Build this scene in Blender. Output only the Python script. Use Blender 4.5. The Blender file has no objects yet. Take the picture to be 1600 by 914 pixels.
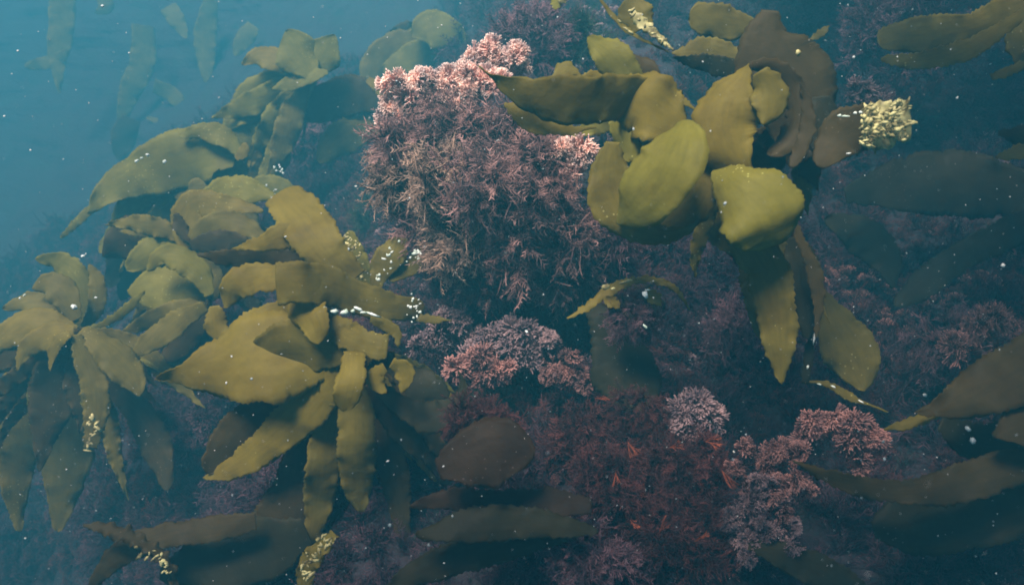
import bpy, math, random
import numpy as np
from mathutils import Vector, Matrix, noise as mnoise

# ------------------------------------------------------------------ camera, light, exposure
sc = bpy.context.scene
col = sc.collection
PITCH = math.radians(18.0)
F = 800.0 / math.tan(math.radians(31.0))          # focal length in photo pixels
cam_d = bpy.data.cameras.new('camera')
cam_d.sensor_width = 36.0
cam_d.lens = 18.0 / math.tan(math.radians(31.0))
cam_d.clip_start = 0.02; cam_d.clip_end = 200.0
cam_d.dof.use_dof = True; cam_d.dof.focus_distance = 1.2; cam_d.dof.aperture_fstop = 8.0
cam = bpy.data.objects.new('camera', cam_d); col.objects.link(cam)
cam.rotation_euler = (math.radians(90) - PITCH, 0, 0)
sc.camera = cam

SUN_EL, SUN_AZ = math.radians(62), math.radians(-145)   # azimuth measured from +Y towards +X
SUNV = np.array([math.sin(SUN_AZ) * math.cos(SUN_EL), math.cos(SUN_AZ) * math.cos(SUN_EL), math.sin(SUN_EL)])
world = bpy.data.worlds.new('World'); sc.world = world; world.use_nodes = True
wn = world.node_tree.nodes; wl = world.node_tree.links
sky = wn.new('ShaderNodeTexSky'); sky.sky_type = 'NISHITA'; sky.sun_disc = False
sky.sun_elevation = SUN_EL; sky.sun_rotation = SUN_AZ
wl.new(sky.outputs[0], wn['Background'].inputs[0]); wn['Background'].inputs[1].default_value = 0.09
sun_d = bpy.data.lights.new('sun', 'SUN'); sun_d.energy = 4.8; sun_d.angle = math.radians(22.0)
sun_d.color = (1.0, 0.96, 0.88)
sun = bpy.data.objects.new('sun', sun_d); col.objects.link(sun)
sun.rotation_euler = Vector(SUNV).to_track_quat('Z', 'Y').to_euler()
sc.view_settings.view_transform = 'Standard'; sc.view_settings.look = 'None'
sc.view_settings.gamma = 1; sc.view_settings.exposure = 1.32
sc.cycles.filter_width = 1.8
sc.cycles.use_denoising = True
sc.cycles.max_bounces = 5; sc.cycles.diffuse_bounces = 3; sc.cycles.volume_bounces = 1
sc.cycles.transparent_max_bounces = 8

R = np.random.default_rng(7)

def P(px, py, d):
    """photo pixel + distance along the view axis -> point in the world (metres)"""
    x = (px - 800.0) / F * d; y = (457.0 - py) / F * d
    return np.array([x, d * math.cos(PITCH) + y * math.sin(PITCH), -d * math.sin(PITCH) + y * math.cos(PITCH)])

# ------------------------------------------------------------------ materials
def nt(name):
    m = bpy.data.materials.new(name); m.use_nodes = True
    t = m.node_tree; b = t.nodes['Principled BSDF']
    return m, t, b, t.nodes['Material Output']

def ramp(t, fac, stops):
    r = t.nodes.new('ShaderNodeValToRGB')
    while len(r.color_ramp.elements) < len(stops): r.color_ramp.elements.new(0.5)
    for e, (p, c) in zip(r.color_ramp.elements, stops):
        e.position = p; e.color = (*c, 1)
    t.links.new(fac, r.inputs[0]); return r

def kelp_mat(name, a, b, trans=0.5, rough=0.58):
    m, t, bs, out = nt(name)
    N, L = t.nodes, t.links
    tc = N.new('ShaderNodeTexCoord')
    n1 = N.new('ShaderNodeTexNoise'); n1.inputs['Scale'].default_value = 16; n1.inputs['Detail'].default_value = 7
    n1.inputs['Roughness'].default_value = 0.65
    L.new(tc.outputs['Object'], n1.inputs['Vector'])
    mid = tuple((x + y) / 2 for x, y in zip(a, b))
    r = ramp(t, n1.outputs[0], [(0.3, a), (0.5, mid), (0.68, b)])
    # long streaks down the blade
    mp = N.new('ShaderNodeMapping'); mp.inputs['Scale'].default_value = (9, 2.0, 1)
    L.new(tc.outputs['UV'], mp.inputs[0])
    n2 = N.new('ShaderNodeTexNoise'); n2.inputs['Scale'].default_value = 1.0; n2.inputs['Detail'].default_value = 5
    L.new(mp.outputs[0], n2.inputs['Vector'])
    r2 = ramp(t, n2.outputs[0], [(0.3, (0.88,) * 3), (0.7, (1.1,) * 3)])
    mx = N.new('ShaderNodeMix'); mx.data_type = 'RGBA'; mx.blend_type = 'MULTIPLY'; mx.inputs[0].default_value = 1
    L.new(r.outputs[0], mx.inputs[6]); L.new(r2.outputs[0], mx.inputs[7])
    n6 = N.new('ShaderNodeTexNoise'); n6.inputs['Scale'].default_value = 7; n6.inputs['Detail'].default_value = 5; n6.inputs['Roughness'].default_value = 0.6
    n6.inputs['Distortion'].default_value = 0.8
    L.new(tc.outputs['Object'], n6.inputs['Vector'])
    r6 = ramp(t, n6.outputs[0], [(0.36, (0.82, 0.79, 0.80)), (0.5, (1.0,) * 3), (0.66, (1.12, 1.13, 1.25))])
    mx6 = N.new('ShaderNodeMix'); mx6.data_type = 'RGBA'; mx6.blend_type = 'MULTIPLY'; mx6.inputs[0].default_value = 1
    L.new(mx.outputs[2], mx6.inputs[6]); L.new(r6.outputs[0], mx6.inputs[7]); mx = mx6
    # pinprick pale specks
    vo = N.new('ShaderNodeTexVoronoi'); vo.inputs['Scale'].default_value = 130
    L.new(tc.outputs['Object'], vo.inputs['Vector'])
    n3 = N.new('ShaderNodeTexNoise'); n3.inputs['Scale'].default_value = 9
    L.new(tc.outputs['Object'], n3.inputs['Vector'])
    r4 = ramp(t, n3.outputs[0], [(0.5, (0,) * 3), (0.62, (0.16,) * 3)])
    ls = N.new('ShaderNodeMath'); ls.operation = 'LESS_THAN'
    L.new(vo.outputs['Distance'], ls.inputs[0]); L.new(r4.outputs[0], ls.inputs[1])
    m2 = N.new('ShaderNodeMix'); m2.data_type = 'RGBA'
    L.new(ls.outputs[0], m2.inputs[0]); L.new(mx.outputs[2], m2.inputs[6]); m2.inputs[7].default_value = (b[0] * 1.7 + .02, b[1] * 1.9 + .02, b[2] * 3 + .03, 1)
    L.new(m2.outputs[2], bs.inputs['Base Color'])
    bs.inputs['Roughness'].default_value = rough
    bs.inputs['Specular IOR Level'].default_value = 0.14
    bp = N.new('ShaderNodeBump'); bp.inputs['Strength'].default_value = 0.5; bp.inputs['Distance'].default_value = 0.006
    n5 = N.new('ShaderNodeTexNoise'); n5.inputs['Scale'].default_value = 38; n5.inputs['Detail'].default_value = 4
    L.new(tc.outputs['Object'], n5.inputs['Vector'])
    L.new(n5.outputs[0], bp.inputs['Height']); L.new(bp.outputs[0], bs.inputs['Normal'])
    tr = N.new('ShaderNodeBsdfTranslucent'); L.new(m2.outputs[2], tr.inputs[0])
    ms = N.new('ShaderNodeMixShader'); ms.inputs[0].default_value = trans
    L.new(bs.outputs[0], ms.inputs[1]); L.new(tr.outputs[0], ms.inputs[2]); L.new(ms.outputs[0], out.inputs[0])
    return m

def algae_mat(name, base, tip, scale=25, rough=0.7, trans=0.2):
    m, t, bs, out = nt(name)
    N, L = t.nodes, t.links
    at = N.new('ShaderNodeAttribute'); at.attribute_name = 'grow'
    tc = N.new('ShaderNodeTexCoord')
    n1 = N.new('ShaderNodeTexNoise'); n1.inputs['Scale'].default_value = scale; n1.inputs['Detail'].default_value = 4
    L.new(tc.outputs['Object'], n1.inputs['Vector'])
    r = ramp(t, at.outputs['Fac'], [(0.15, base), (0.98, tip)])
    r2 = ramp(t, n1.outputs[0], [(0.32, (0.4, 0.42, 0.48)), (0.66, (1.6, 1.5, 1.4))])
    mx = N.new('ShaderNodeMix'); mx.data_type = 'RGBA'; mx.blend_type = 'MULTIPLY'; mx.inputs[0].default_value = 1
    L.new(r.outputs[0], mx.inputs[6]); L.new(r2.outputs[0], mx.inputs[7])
    L.new(mx.outputs[2], bs.inputs['Base Color']); bs.inputs['Roughness'].default_value = rough
    bs.inputs['Specular IOR Level'].default_value = 0.2
    if trans:
        tr = N.new('ShaderNodeBsdfTranslucent'); L.new(mx.outputs[2], tr.inputs[0])
        ms = N.new('ShaderNodeMixShader'); ms.inputs[0].default_value = trans
        L.new(bs.outputs[0], ms.inputs[1]); L.new(tr.outputs[0], ms.inputs[2]); L.new(ms.outputs[0], out.inputs[0])
    return m

def rock_mat(name, cols, s=7):
    m, t, bs, out = nt(name)
    N, L = t.nodes, t.links
    tc = N.new('ShaderNodeTexCoord')
    n1 = N.new('ShaderNodeTexNoise'); n1.inputs['Scale'].default_value = s; n1.inputs['Detail'].default_value = 10
    n1.inputs['Roughness'].default_value = 0.7
    L.new(tc.outputs['Object'], n1.inputs['Vector'])
    k = len(cols)
    r = ramp(t, n1.outputs[0], [(0.3 + 0.42 * i / (k - 1), c) for i, c in enumerate(cols)])
    L.new(r.outputs[0], bs.inputs['Base Color']); bs.inputs['Roughness'].default_value = 0.85
    n2 = N.new('ShaderNodeTexNoise'); n2.inputs['Scale'].default_value = 55; n2.inputs['Detail'].default_value = 8
    L.new(tc.outputs['Object'], n2.inputs['Vector'])
    bp = N.new('ShaderNodeBump'); bp.inputs['Strength'].default_value = 0.9; bp.inputs['Distance'].default_value = 0.02
    L.new(n2.outputs[0], bp.inputs['Height']); L.new(bp.outputs[0], bs.inputs['Normal'])
    return m

def plain_mat(name, c, c2, rough=0.6, s=90):
    m, t, bs, out = nt(name)
    tc = t.nodes.new('ShaderNodeTexCoord')
    n1 = t.nodes.new('ShaderNodeTexNoise'); n1.inputs['Scale'].default_value = s
    t.links.new(tc.outputs['Object'], n1.inputs['Vector'])
    r = ramp(t, n1.outputs[0], [(0.35, c), (0.65, c2)])
    t.links.new(r.outputs[0], bs.inputs['Base Color']); bs.inputs['Roughness'].default_value = rough
    return m

M = dict(
    olive=kelp_mat('kelp_olive', (0.163, 0.127, 0.017), (0.247, 0.198, 0.029)),
    gold=kelp_mat('kelp_golden_olive', (0.213, 0.158, 0.015), (0.290, 0.225, 0.029)),
    green=kelp_mat('kelp_green_olive', (0.203, 0.182, 0.020), (0.288, 0.253, 0.034)),
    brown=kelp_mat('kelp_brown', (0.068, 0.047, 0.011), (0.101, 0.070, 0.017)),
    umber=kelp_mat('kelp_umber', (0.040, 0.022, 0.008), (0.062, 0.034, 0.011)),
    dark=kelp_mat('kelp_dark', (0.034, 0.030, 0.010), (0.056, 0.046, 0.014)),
    crust_white=plain_mat('crust_white', (0.45, 0.55, 0.42), (0.78, 0.82, 0.74)),
    crust_yellow=plain_mat('crust_yellow', (0.12, 0.09, 0.02), (0.60, 0.54, 0.22), s=75),
    snow=plain_mat('particle_white', (0.30, 0.36, 0.34), (0.8, 0.8, 0.72)),
    rock=rock_mat('reef_rock', [(0.007, 0.007, 0.010), (0.016, 0.013, 0.018), (0.028, 0.018, 0.024), (0.018, 0.026, 0.02), (0.04, 0.026, 0.03)]),
    sand=rock_mat('seabed_sand', [(0.03, 0.035, 0.03), (0.06, 0.055, 0.045)], 3),
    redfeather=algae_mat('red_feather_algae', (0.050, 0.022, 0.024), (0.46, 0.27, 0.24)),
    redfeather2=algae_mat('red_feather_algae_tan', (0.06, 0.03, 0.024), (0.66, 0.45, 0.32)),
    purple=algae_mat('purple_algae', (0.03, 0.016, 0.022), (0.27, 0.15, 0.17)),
    deep=algae_mat('shaded_purple_turf', (0.014, 0.008, 0.012), (0.125, 0.065, 0.08)),  # darkened copy of the purple algae, puts the reef's shade into its colour
    pink=algae_mat('sunlit_pink_coralline', (0.48, 0.20, 0.16), (0.95, 0.74, 0.62), 40, 0.6, 0.0),  # pale coralline pink, brightened further for the caustic sunlight on the crest
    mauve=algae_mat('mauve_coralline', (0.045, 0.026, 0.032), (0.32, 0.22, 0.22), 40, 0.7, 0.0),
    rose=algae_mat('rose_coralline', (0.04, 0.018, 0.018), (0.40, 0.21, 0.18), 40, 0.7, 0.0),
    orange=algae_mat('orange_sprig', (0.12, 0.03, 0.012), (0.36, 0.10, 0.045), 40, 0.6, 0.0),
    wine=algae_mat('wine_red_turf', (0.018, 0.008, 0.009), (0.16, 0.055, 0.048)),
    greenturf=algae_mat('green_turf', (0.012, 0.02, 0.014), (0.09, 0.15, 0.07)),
)

# ------------------------------------------------------------------ object helpers
def tag(o, label=None, cat=None, group=None, kind=None):
    for k, v in (('label', label), ('category', cat), ('group', group), ('kind', kind)):
        if v: o[k] = v
    return o

def empty(name, loc):
    o = bpy.data.objects.new(name, None); col.objects.link(o); o.location = Vector(loc)
    o.empty_display_size = 0.02
    return o

def mesh_obj(name, verts, faces, mat, parent=None, origin=(0, 0, 0), smooth=True, grow=None, uv=None):
    me = bpy.data.meshes.new(name)
    v = np.asarray(verts, float) - np.asarray(origin, float)
    if isinstance(faces, np.ndarray):
        nf, k = faces.shape
        me.vertices.add(len(v)); me.vertices.foreach_set('co', v.astype(np.float32).ravel())
        me.loops.add(nf * k); me.loops.foreach_set('vertex_index', faces.astype(np.int32).ravel())
        me.polygons.add(nf); me.polygons.foreach_set('loop_start', np.arange(0, nf * k, k, dtype=np.int32))
        me.update(calc_edges=True)
    else:
        me.from_pydata(v.tolist(), [], faces)
    if smooth: me.polygons.foreach_set('use_smooth', [True] * len(me.polygons))
    if grow is not None:
        a = me.attributes.new('grow', 'FLOAT', 'POINT'); a.data.foreach_set('value', np.asarray(grow, np.float32))
    if uv is not None:
        ul = me.uv_layers.new(name='UVMap'); idx = np.zeros(len(me.loops), np.int32); me.loops.foreach_get('vertex_index', idx)
        ul.data.foreach_set('uv', np.asarray(uv, np.float32)[idx].ravel())
    me.validate(); me.update()
    me.materials.append(mat)
    o = bpy.data.objects.new(name, me); col.objects.link(o)
    if parent is not None: o.parent = parent
    else: o.location = Vector(origin)
    return o

def spline(ctrl, n):
    """Catmull-Rom through rows of ctrl, about n samples, evenly spaced by the first three columns"""
    c = np.asarray(ctrl, float)
    if len(c) == 2: c = np.vstack([c[0], c.mean(0), c[1]])
    e = np.vstack([2 * c[0] - c[1], c, 2 * c[-1] - c[-2]])
    out = []
    for i in range(1, len(e) - 2):
        p0, p1, p2, p3 = e[i - 1], e[i], e[i + 1], e[i + 2]
        for t in np.linspace(0, 1, 24, endpoint=False):
            out.append(0.5 * ((2 * p1) + (-p0 + p2) * t + (2 * p0 - 5 * p1 + 4 * p2 - p3) * t * t + (-p0 + 3 * p1 - 3 * p2 + p3) * t ** 3))
    out.append(e[-2]); out = np.array(out)
    s = np.r_[0, np.cumsum(np.linalg.norm(np.diff(out[:, :3], axis=0), axis=1))]
    q = np.linspace(0, s[-1], n)
    return np.stack([np.interp(q, s, out[:, k]) for k in range(c.shape[1])], 1), q

def unit(a):
    return a / np.maximum(np.linalg.norm(a, axis=-1, keepdims=True), 1e-9)

def ribbon(pts, hint, rng, tilt=0.0, curl=0.05, ruffle=0.05, teeth=0.0034, tip='round', base='none', thick=0.0013, wave=1.05):
    """solid leaf blade: pts rows are x, y, z, width; hint = direction each station should face"""
    L0 = np.linalg.norm(np.diff(pts[:, :3], axis=0), axis=1).sum()
    n = int(np.clip(L0 / 0.0028, 24, 200))
    q, s = spline(np.c_[pts, hint], n)
    c, w, h = q[:, :3], np.maximum(q[:, 3], 0.0006), unit(q[:, 4:7])
    L = s[-1]
    t = unit(np.gradient(c, axis=0))
    nrm = unit(h - (h * t).sum(1, keepdims=True) * t)
    sd = np.cross(t, nrm)
    sg = np.sign((sd * SUNV).sum(1, keepdims=True)); sg = np.where(np.abs(sg.mean()) > 0, np.sign(sg.mean()), 1.0)
    a = np.radians(tilt + 10 * np.sin(s / max(L, 1e-6) * math.pi * rng.uniform(1, 2.5) + rng.uniform(0, 6)))[:, None]
    lit = sd * sg
    n2 = nrm * np.cos(a) + lit * np.sin(a)
    s2 = np.cross(t, n2)
    w = w / np.cos(a[:, 0] * 0.9)
    wm = w.max()
    def cap(dist, r): return np.clip(1 - (1 - np.clip(dist / r, 0, 1)) ** 2.4, 0.0, 1) ** 0.45
    skew = rng.uniform(-.45, .45) if tip == 'round' else 0.0
    def jag(step, amp):
        k = np.arange(0, L + 2 * step, step) * (1 + 0); return np.interp(s, k + rng.uniform(-.3, .3, len(k)) * step, rng.uniform(-1, 1, len(k)) * amp)
    prof = np.ones(n)
    if tip == 'round': prof = prof * np.maximum(cap(L - s, w[-1] * 0.55 + 1e-4), 0.02)
    if tip == 'round': prof = prof * (1 - 0.42 * np.clip((s / L - 0.5) / 0.5, 0, 1) ** 1.7)
    if tip == 'ragged': prof = prof * (1 - 0.25 * rng.random(n) * (s > L - 0.03))
    if base == 'round': prof = prof * np.maximum(cap(s, w[0] * 0.55 + 1e-4), 0.02)
    K = 13
    u = np.linspace(-1, 1, K)
    ph = rng.uniform(0, 6.28, 6)
    lam = max(wm * wave, 0.02)
    V = np.zeros((n, K, 3)); UV = np.zeros((n, K, 2))
    tp = rng.uniform(0.007, 0.010)
    def edge(side):
        o = ph[0] if side < 0 else ph[1]
        saw = ((s / tp + o + 0.35 * np.sin(s * 90 + o)) % 1.0)
        amp = teeth * (0.6 + 0.6 * np.sin(s * 41 + o * 3) ** 2)
        low = jag(0.03, 1.0) * 0.038 * w + jag(0.008, 1.0) * 0.0016 - 0.10 * w * np.clip(jag(0.010, 1.0) - 0.8, 0, 1) * 5 + 0.005 * w * (np.sin(s * 2 * math.pi / (lam * 1.3) + o * 2) + 0.6 * np.sin(s * 2 * math.pi / (lam * 0.47) + o * 5))
        return low + np.where(w > 0.008, amp * saw, 0) - amp * 0.4
    eL, eR = edge(-1), edge(1)
    for j, uj in enumerate(u):
        ex = np.where(uj < 0, eL, eR) * (abs(uj) ** 3)
        off = uj * (w / 2) * prof + np.sign(uj) * ex * prof
        side_ph = ph[2] if uj < 0 else ph[3]
        env = np.clip(s / (0.25 * L), 0, 1)
        ru = ruffle * wm * abs(uj) ** 2.6 * (np.sin(2 * math.pi * s / lam + side_ph) + 0.45 * np.sin(2 * math.pi * s / (lam * 0.43) + side_ph * 2)) * env
        cu = -curl * w * prof * uj * uj
        mid = 0.02 * wm * np.sin(s * 2 * math.pi / (lam * 1.9) + ph[4] + uj * 1.5)
        sk = skew * off * np.clip((s - 0.6 * L) / (0.4 * L), 0, 1) ** 2
        V[:, j] = c + s2 * off[:, None] + n2 * (ru + cu + mid)[:, None] + t * sk[:, None]
        UV[:, j, 0] = (uj + 1) / 2; UV[:, j, 1] = s / 0.08
    # surface normals for the thickness
    du = np.gradient(V, axis=1); dv = np.gradient(V, axis=0); nn = unit(np.cross(dv, du)); 
    flip = np.sign((nn * n2[:, None, :]).sum(-1, keepdims=True)); nn = nn * np.where(flip == 0, 1, flip)
    th = thick * (1 - 0.6 * np.abs(u) ** 3)[None, :, None]
    A, B = V + nn * th / 2, V - nn * th / 2
    verts = np.concatenate([A.reshape(-1, 3), B.reshape(-1, 3)]); uv = np.concatenate([UV.reshape(-1, 2)] * 2)
    ii, jj = np.meshgrid(np.arange(n - 1), np.arange(K - 1), indexing='ij'); b0 = (ii * K + jj).ravel()
    top = np.stack([b0, b0 + 1, b0 + K + 1, b0 + K], 1); o = n * K
    bot = top[:, ::-1] + o
    e = []
    for i in range(n - 1):
        a0, a1 = i * K, (i + 1) * K; e.append([a0, a1, a1 + o, a0 + o])
        a0, a1 = i * K + K - 1, (i + 1) * K + K - 1; e.append([a1, a0, a0 + o, a1 + o])
    for j in range(K - 1):
        e.append([j + 1, j, j + o, j + 1 + o]); a0 = (n - 1) * K + j; e.append([a0, a0 + 1, a0 + 1 + o, a0 + o])
    return verts, np.vstack([top, bot, np.array(e)]), uv

def tube(pts, r0, r1, k=7):
    q, s = spline(np.asarray(pts, float), max(8, len(pts) * 7)); n = len(q)
    t = unit(np.gradient(q, axis=0)); ref = np.array([0.3, 0.8, 0.5]); a = unit(np.cross(t, ref)); b = np.cross(t, a)
    r = np.linspace(r0, r1, n)[:, None] * (1 + 0.06 * np.sin(np.arange(n) * 1.7))[:, None]
    ang = np.arange(k) * 2 * math.pi / k
    V = np.concatenate([q[:, None] + a[:, None] * (np.cos(ang)[None, :, None] * r[:, None]) + b[:, None] * (np.sin(ang)[None, :, None] * r[:, None])], 0).reshape(-1, 3)
    Fc = [[i * k + j, i * k + (j + 1) % k, (i + 1) * k + (j + 1) % k, (i + 1) * k + j] for i in range(n - 1) for j in range(k)]
    Fc.append(list(range(k))[::-1]); Fc.append([(n - 1) * k + j for j in range(k)])
    return V, Fc

ICO_V = None
def ico():
    global ICO_V
    if ICO_V is None:
        import bmesh
        bm = bmesh.new(); bmesh.ops.create_icosphere(bm, subdivisions=1, radius=1)
        ICO_V = (np.array([v.co[:] for v in bm.verts]), np.array([[v.index for v in f.verts] for f in bm.faces])); bm.free()
    return ICO_V

def blobs(items, rng, rough=0.3):
    """items: centre, semi-axes (3), 3x3 frame -> one lumpy mesh"""
    v, f = ico(); V, Fc = [], []
    for k, (c, ax, fr) in enumerate(items):
        vv = v * (1 + rng.uniform(-rough, rough, (len(v), 1))) * np.asarray(ax)
        V.append(vv @ np.asarray(fr) + c); Fc.append(f + k * len(v))
    return np.vstack(V), np.vstack(Fc)

def frame_to(nv, rng, spin=None):
    nv = unit(np.asarray(nv, float)); a = unit(np.cross(nv, unit(np.array([0.13, 0.2, 1.0])))); b = np.cross(nv, a)
    th = rng.uniform(0, 6.28) if spin is None else spin
    return np.stack([a * math.cos(th) + b * math.sin(th), -a * math.sin(th) + b * math.cos(th), nv])

# ------------------------------------------------------------------ haze (the turbid sea water)
def build_haze():
    x0, x1, y0, y1, z0, z1 = -16, 16, -6, 20, -6.2, 0.62
    v = [(x, y, z) for x in (x0, x1) for y in (y0, y1) for z in (z0, z1)]
    f = [[0, 1, 3, 2], [4, 6, 7, 5], [0, 4, 5, 1], [2, 3, 7, 6], [0, 2, 6, 4], [1, 5, 7, 3]]
    m = bpy.data.materials.new('sea_water_haze'); m.use_nodes = True; t = m.node_tree
    t.nodes.remove(t.nodes['Principled BSDF'])
    pv = t.nodes.new('ShaderNodeVolumePrincipled')
    pv.inputs['Color'].default_value = (0.028, 0.180, 0.224, 1)
    pv.inputs['Absorption Color'].default_value = (0.25, 0.25, 0.30, 1)
    pv.inputs['Density'].default_value = 0.52
    pv.inputs['Anisotropy'].default_value = 0.0
    t.links.new(pv.outputs[0], t.nodes['Material Output'].inputs['Volume'])
    o = mesh_obj('haze', v, f, m, smooth=False)
    tag(o, 'blue green turbid sea water around the whole reef', 'haze', kind='stuff')
build_haze()

# ------------------------------------------------------------------ reef wall: y as a smooth function of (x, z)
CTRL = [(1400, 850, 1.15), (1600, 800, 1.15), (1200, 880, 1.05), (900, 880, 1.0), (600, 890, 1.15), (1400, 600, 1.4), (1650, 550, 1.4),
        (1400, 350, 1.75), (1650, 300, 1.8), (1250, 60, 2.05), (1600, 0, 2.2), (1100, 300, 1.7), (1100, 550, 1.45), (950, 650, 1.3), (1150, 700, 1.22),
        (1000, 40, 2.1), (850, 60, 2.1), (780, 250, 1.62), (800, 500, 1.48), (700, 700, 1.4), (620, 250, 2.3), (600, 450, 1.75), (500, 600, 1.6),
        (480, 250, 2.9), (400, 450, 2.1), (300, 650, 1.75), (300, 800, 1.6), (280, 350, 2.7), (150, 600, 2.3), (60, 650, 2.5), (100, 850, 2.3), (-100, 800, 3.0),
        (0, 480, 3.4), (180, 300, 4.2), (350, 150, 4.2), (500, 60, 4.2), (700, 40, 3.6), (880, -60, 3.0), (1300, -150, 3.0), (1700, -150, 3.0),
        (0, 250, 5.0), (250, 0, 5.0), (500, -100, 5.0), (-300, 500, 5.0), (-300, 200, 6.5), (0, -100, 6.5), (1900, 400, 1.6), (1900, 900, 1.2), (-300, 900, 4.2),
        (300, 1050, 1.6), (900, 1100, 0.95), (1500, 1100, 0.95), (800, -250, 4.0), (-600, 800, 6.0), (2200, 500, 1.9), (2200, 0, 2.6)]
cp = np.array([P(*c) for c in CTRL])
def tps(r2): return np.where(r2 > 1e-12, r2 * np.log(np.maximum(r2, 1e-12)), 0)
_A = np.zeros((len(cp) + 3,) * 2); _X = cp[:, [0, 2]]
_A[:len(cp), :len(cp)] = tps(((_X[:, None] - _X[None]) ** 2).sum(-1)) + 0.02 * np.eye(len(cp))
_A[:len(cp), len(cp):] = np.c_[np.ones(len(cp)), _X]; _A[len(cp):, :len(cp)] = _A[:len(cp), len(cp):].T
_W = np.linalg.solve(_A, np.r_[cp[:, 1], 0, 0, 0])
def reef_y0(x, z):
    x = np.atleast_1d(x); z = np.atleast_1d(z)
    q = np.stack([x, z], 1); out = np.zeros(len(q))
    for i in range(0, len(q), 20000):
        s = q[i:i + 20000]
        out[i:i + 20000] = tps(((s[:, None] - _X[None]) ** 2).sum(-1)) @ _W[:-3] + _W[-3] + s @ _W[-2:]
    return np.clip(out, 0.75, 11)
def fbm(x, z):
    return np.array([mnoise.fractal(Vector((a * 4.3, 3.1, b * 4.3)), 1.0, 2.1, 6) for a, b in zip(x, z)])
def reef_y(x, z):
    x = np.atleast_1d(x).astype(float); z = np.atleast_1d(z).astype(float)
    return reef_y0(x, z) + 0.12 * fbm(x, z)
def reef_n(x, z, e=0.012):
    gx = (reef_y(x + e, z) - reef_y(x - e, z)) / (2 * e); gz = (reef_y(x, z + e) - reef_y(x, z - e)) / (2 * e)
    return unit(np.stack([gx, -np.ones_like(gx), gz], 1))

def build_reef():
    xs = np.concatenate([np.linspace(-10, -1.6, 60, endpoint=False), np.linspace(-1.6, 1.6, 260, endpoint=False), np.linspace(1.6, 8, 50)])
    zs = np.concatenate([np.linspace(-5.1, -1.4, 40, endpoint=False), np.linspace(-1.4, 0.32, 170)])
    X, Z = np.meshgrid(xs, zs, indexing='ij'); x, z = X.ravel(), Z.ravel()
    y = reef_y(x, z)
    n = len(zs); ii, jj = np.meshgrid(np.arange(len(xs) - 1), np.arange(n - 1), indexing='ij'); b = (ii * n + jj).ravel()
    f = np.stack([b, b + n, b + n + 1, b + 1], 1)
    o = mesh_obj('reef_terrain', np.stack([x, y, z], 1), f, M['rock']); tag(o, kind='structure')
    xs = np.linspace(-15, 15, 60); ys = np.linspace(-5, 19, 50); X, Y = np.meshgrid(xs, ys, indexing='ij'); x, y = X.ravel(), Y.ravel()
    z = np.array([-5.0 + 0.25 * mnoise.noise(Vector((a * .5, b * .5, 0))) for a, b in zip(x, y)])
    n = len(ys); ii, jj = np.meshgrid(np.arange(len(xs) - 1), np.arange(n - 1), indexing='ij'); b = (ii * n + jj).ravel()
    o = mesh_obj('seabed', np.stack([x, y, z], 1), np.stack([b, b + n, b + n + 1, b + 1], 1), M['sand']); tag(o, kind='structure')
build_reef()

# ------------------------------------------------------------------ kelp
MASTER = random.Random(3)
def kelp(name, label, cat, origin, blades, group=None, stipe=None, partname='blade', dd=0.0, extra=None):
    """origin (px,py,d); blades: (material, [(px,py,width_px,d)...], options)"""
    o3 = P(*origin); root = empty(name, o3); tag(root, label, cat, group)
    made = []
    blades = list(blades)
    if extra:          # narrower straps crowding behind the big blades
        er = np.random.default_rng(extra.get('seed', 5)); hx, hy, hd = origin
        for k in range(extra['n']):
            an = math.radians(er.uniform(*extra['ang'])); L = er.uniform(*extra['len']); w = er.uniform(*extra['w']); back = er.uniform(*extra.get('back', (.03, .16)))
            dx, dy = math.cos(an), math.sin(an); pt = []
            sag = er.uniform(.1, .6)
            for q_, wf in ((0, .3), (.25, .8), (.5, 1), (.78, .8), (1, .12)):
                pt.append((hx + dx * L * q_ + er.normal(0, 4), hy + dy * L * q_ * (1 - .3 * q_) + sag * L * q_ * q_, w * wf, hd + back * (.5 + q_)))
            blades.append((extra.get('mats', ['olive', 'brown', 'olive', 'green', 'brown'])[er.integers(len(extra.get('mats', 'abcde')))], pt, dict(tilt=er.uniform(-25, 25), ruffle=er.uniform(.05, .14))))
    for b in blades:
        mat, ctrl, opt = b[0], b[1], dict(b[2]) if len(b) > 2 else {}
        lab = opt.pop('label', None); nm = opt.pop('name', partname)
        rng = np.random.default_rng(MASTER.randrange(10 ** 9))
        pts = np.array([[*P(x, y, d + dd), 1.1 * w * (d + dd) / F] for x, y, w, d in ctrl])
        hint = -unit(pts[:, :3])
        v, f, uv = ribbon(pts, hint, rng, **opt)
        ob = mesh_obj(nm, v, f, M[mat], root, o3, uv=uv)
        if lab: ob['label'] = lab
        made.append(ob)
    if stipe:
        for st in (stipe if isinstance(stipe[0], list) else [stipe]):
            v, f = tube([P(x, y, d + dd) for x, y, d in st], 0.0055, 0.004)
            mesh_obj('stipe', v, f, M['brown'], root, o3)
    return root, o3, made

def crust(parent, o3, spots, mat='crust_white', name='crust_patch', seed=1, label=None, flat=0.2):
    """spots: (px, py, rx_px, ry_px, angle_deg, d)"""
    rng = np.random.default_rng(seed); it = []
    for x, y, rx, ry, an, d in spots:
        rx *= rng.uniform(.7, 1.1); ry *= rng.uniform(.6, 1.0)
        c = P(x, y, d); nv = -unit(c); k = d / F
        a = unit(np.cross(np.array([0, 0, 1.0]), nv)); b = np.cross(nv, a); th = math.radians(an)
        fr = np.stack([a * math.cos(th) + b * math.sin(th), -a * math.sin(th) + b * math.cos(th), nv])
        it.append((c, (rx * k, ry * k, min(rx, ry) * k * flat), fr))
    v, f = blobs(it, rng, 0.38)
    ob = mesh_obj(name, v, f, M[mat], parent, o3)
    if label: ob['label'] = label
    return ob

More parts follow.
